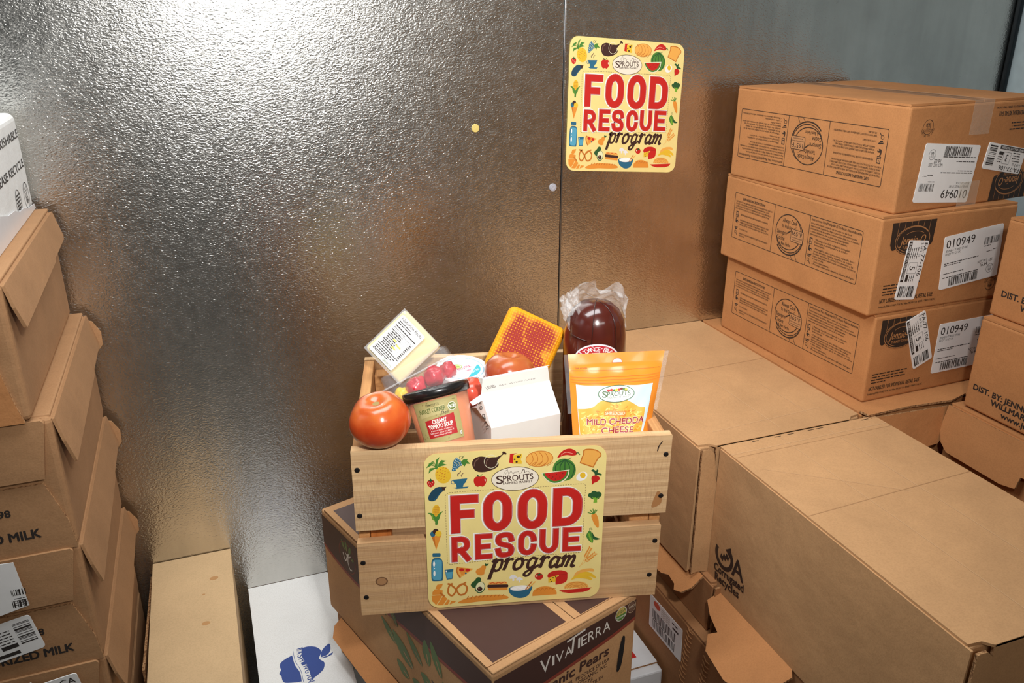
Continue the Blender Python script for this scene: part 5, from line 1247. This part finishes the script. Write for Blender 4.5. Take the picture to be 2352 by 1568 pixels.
# ---- shredded cheese pouch
PX, PZ = .1500, .2000
BG = empty('cheese_pouch', K(.1520, -.138, .2330), 'orange pouch of shredded cheddar at the front right', 'pouch', CA)
def F_bag(a, b, w_):    # a in [-.5,.5], b in [0,1]
    wd = .110+.042*min(1, max(0, b)); x = a*wd+.022*b; z = b*.1350
    e = max(0, 1-(2*a)**4)*max(0, 1-((b-.36)/.52)**4) if b < .88 else 0
    y = .078*b-.0150*e-.0012*math.sin(a*21)*math.sin(b*17)*(.3+e)
    return V((x, y-w_*.87, z+w_*.5))
def F_bagb(a, b, w_):
    q = F_bag(a, b, 0); e = max(0, 1-(2*a)**4)*max(0, 1-((b-.36)/.52)**4) if b < .88 else 0
    return V((q.x, q.y+.030*e+.0014, q.z))
PO_ = flat('pouch_orange', (232,138,44), .20, var=.03, coat=.6)
mb = MB(); mb.grid(lambda i, j: F_bag(i-.5, j, 0), 30, 44); mb.grid(lambda i, j: F_bagb(.5-i, j, 0), 30, 44)
mb.build('pouch', PO_, BG, smooth=True)
for s in (-1, 1):
    MB().grid(lambda i, j: F_bag(s*(.5+.045*i), .42+.58*j, 0), 3, 20).build('clear_seal', CLEAR, BG, smooth=True)
p = Print(F_bag, lambda x, y: (x, y+.045), base=.0009, step=.00010, maxlen=.022)
SKY = (196,216,222); CHED = (240,164,58); CHD2 = (250,196,96); CHD3 = (222,130,34); MAR = (150,32,40)
p.poly([(-.41,-.03), (.36,-.03), (.40,.30), (.42,.655), (-.44,.670), (-.43,.30)], SKY, 0)
hill = spline([(-.43,.435), (-.34,.445), (-.26,.47), (-.18,.52), (-.05,.55), (.08,.54), (.20,.49), (.28,.45), (.36,.44)], 4)
p.poly([(-.405,-.03), (.36,-.03)]+[(a, b) for a, b in hill[::-1]], CHED, 1)
rs = random.Random(11)
for k in range(330):
    x = rs.uniform(-.39,.34); y = rs.uniform(-.02,.53)
    lim = .44+.10*max(0, 1-abs(x)/.22)
    if y > lim-.02: continue
    a = rs.uniform(0, 6.28); l_ = rs.uniform(.03,.07); dx, dy = math.cos(a)*l_, math.sin(a)*l_*.6; bx, by = -dy*.5*rs.uniform(-1,1), dx*.35*rs.uniform(-1,1)
    p.line(spline([(x-dx/2, y-dy/2), (x+bx*.6, y+by*.6), (x+dx/2, y+dy/2)], 3), .011, rs.choice((CHD2, CHD2, CHD3, (252,210,130))), 2+(k % 3)*.3)
p.poly(rrpath(-.13,.375,.13,.425,.005), (228,128,44), 4); p.text('SHREDDED', -.115, .3855, .029, (250,226,196), 5, width=.23, bold=.004)
for dw, c, L in ((.085, (250,236,224), 4), (.042, MAR, 5)):
    p.text('MILD CHEDDA', -.335, .295, .056, c, L, width=.70, bold=dw*.6); p.text('CHEESE', -.160, .212, .056, c, L, width=.40, bold=dw*.6)
p.ell(.0, .585, .205, .082, (60,96,48), 5, n=40); p.ell(.0, .585, .196, .0745, (238,240,236), 6, n=40)
p.text('S', -.160, .555, .058, (62,92,44), 7, width=.052, bold=.02); p.text('PROUTS', -.105, .566, .044, (62,92,44), 7, width=.265, bold=.014); p.text('FARMERS MARKET', -.098, .545, .013, (70,100,50), 7, width=.245, bold=.01, res=2)
for x, y, c in ((-.09,.622,(180,30,30)), (-.06,.626,(190,40,30)), (-.03,.620,(70,110,50)), (.0,.622,(230,190,40)), (.03,.621,(200,60,30)), (.06,.628,(120,30,30)), (.085,.624,(80,120,50)), (.11,.620,(226,190,50))): p.ell(x, y, .018, .012, c, 7, 0, 12)
p.text('TEAR ACROSS', -.44, .812, .012, (140,70,24), 1, width=.13, bold=.01, res=2)
p.dash([(-.48,.800), (.0,.795), (.48,.800)], .006, .004, .0035, (160,84,30), 1)
for y in (.74,.715,.69): p.line([(-.49,y), (.49,y+.004)], .004, (214,116,34), 1)
p.poly(arc(.01,.860,.052,.040,0,180,12), (196,212,232), 1); p.line(arc(.01,.860,.052,.040,0,180,12), .006, (196,104,30), 2); p.build('pouch_print', BG)

# ---- gable-top carton
CW_ = flat('carton_white', (238,236,230), .38, var=.015, coat=.15)
CT = empty('salad_carton', K(.0190, -.0410, .0120), 'white gable-top carton of potato salad in the middle front', 'carton', CA+.33)
w2, d2, h0, h1, h2 = .0600, .040, .2560, .2970, .3210
sl = 0.0
def cv(x, y, z): return V((x, y-.029 if z > h0+.004 else y, z))
mb = MB()
A = [cv(-w2,-d2,0), cv(w2,-d2,0), cv(w2,d2,0), cv(-w2,d2,0)]; B = [cv(-w2,-d2,h0), cv(w2,-d2,h0), cv(w2,d2,h0), cv(-w2,d2,h0)]
Rg = [cv(-w2,.028,h1), cv(w2,.028,h1)]; Rb = [cv(-w2,.031,h1), cv(w2,.031,h1)]; Ft = [cv(-w2+.004,.029,h2), cv(w2-.003,.029,h2), cv(w2-.003,.0325,h2), cv(-w2+.004,.0325,h2)]
inL, inR = cv(-w2-.006,.034,h0+.016), cv(w2-.013,.026,h0+.020)
vs = A+B+Rg+Rb+Ft+[inL, inR]
fs = [(3,2,1,0),(0,1,5,4),(1,2,6,5),(2,3,7,6),(3,0,4,7),(4,5,9,8),(7,11,10,6),(8,9,13,12),(11,15,14,10),(12,13,14,15),(9,10,14,13),(8,12,15,11),(4,8,16),(7,16,11),(4,16,7),(8,11,16),(5,17,9),(6,10,17),(5,6,17),(9,17,10)]
mb.add(vs, fs); mb.build('carton', CW_, CT, bevel=.0006)
# gable wing that pokes out on the left under the fin
mb = MB(); mb.add([cv(-w2,.028,h1-.001), cv(-w2-.019,.026,h1-.009), cv(-w2-.017,.020,h1-.013), cv(-w2-.0005,.021,h1-.008)], [(0,1,2,3)]); o_ = mb.build('gable_wing', CW_, CT); so = o_.modifiers.new('solid','SOLIDIFY'); so.thickness = .0008
FF = planeF(cv(-w2,.0285,h1), cv(w2,.0285,h1)-cv(-w2,.0285,h1), cv(-w2,.0303,h2)-cv(-w2,.0285,h1))
p = Print(FF, base=.0008)
p.text('CLEAN LABEL POTATO SALAD', .031, .0135, .0046, (110,104,98), width=.058, bold=-.004, res=2); p.text('USE BY OCT-27-16 14:36 #10', .031, .0072, .0046, (110,104,98), width=.063, bold=-.004, res=2)
p.line([(.0075,.0100), (.0125,.0142), (.0125,.0120), (.0245,.0125), (.0245,.0068), (.0125,.0065), (.0125,.0038)], .0006, (50,44,40), 0, True); p.text('TO OPEN', .0105, .0077, .0033, (50,44,40), 1, width=.0125, bold=.012, res=2)
p.line([(.002,.0185), (.114,.0190)], .0005, (206,196,182)); p.build('fin_print', CT)
FL = planeF(cv(-w2,d2,h0), cv(-w2,-d2,h0)-cv(-w2,d2,h0), (0,0,1))
gq = [cv(-w2,-d2,h0), cv(-w2,.028,h1), inL]
o1 = V(gq[1]); uu = (gq[0]-gq[1]).normalized(); vv_ = (gq[2]-gq[1]); vv_ = (vv_-uu*vv_.dot(uu)).normalized()
p = Print(planeF(o1, uu, -vv_), base=.0008)      # letters run down the gable edge, tops towards the roof panel
x = .010
for ch in 'TO OPEN':
    if ch != ' ': p.text(ch, x, -.0125, .0072, (50,42,38), 0, bold=.012, sx=.75)
    x += .0066
p.build('gable_print', CT)
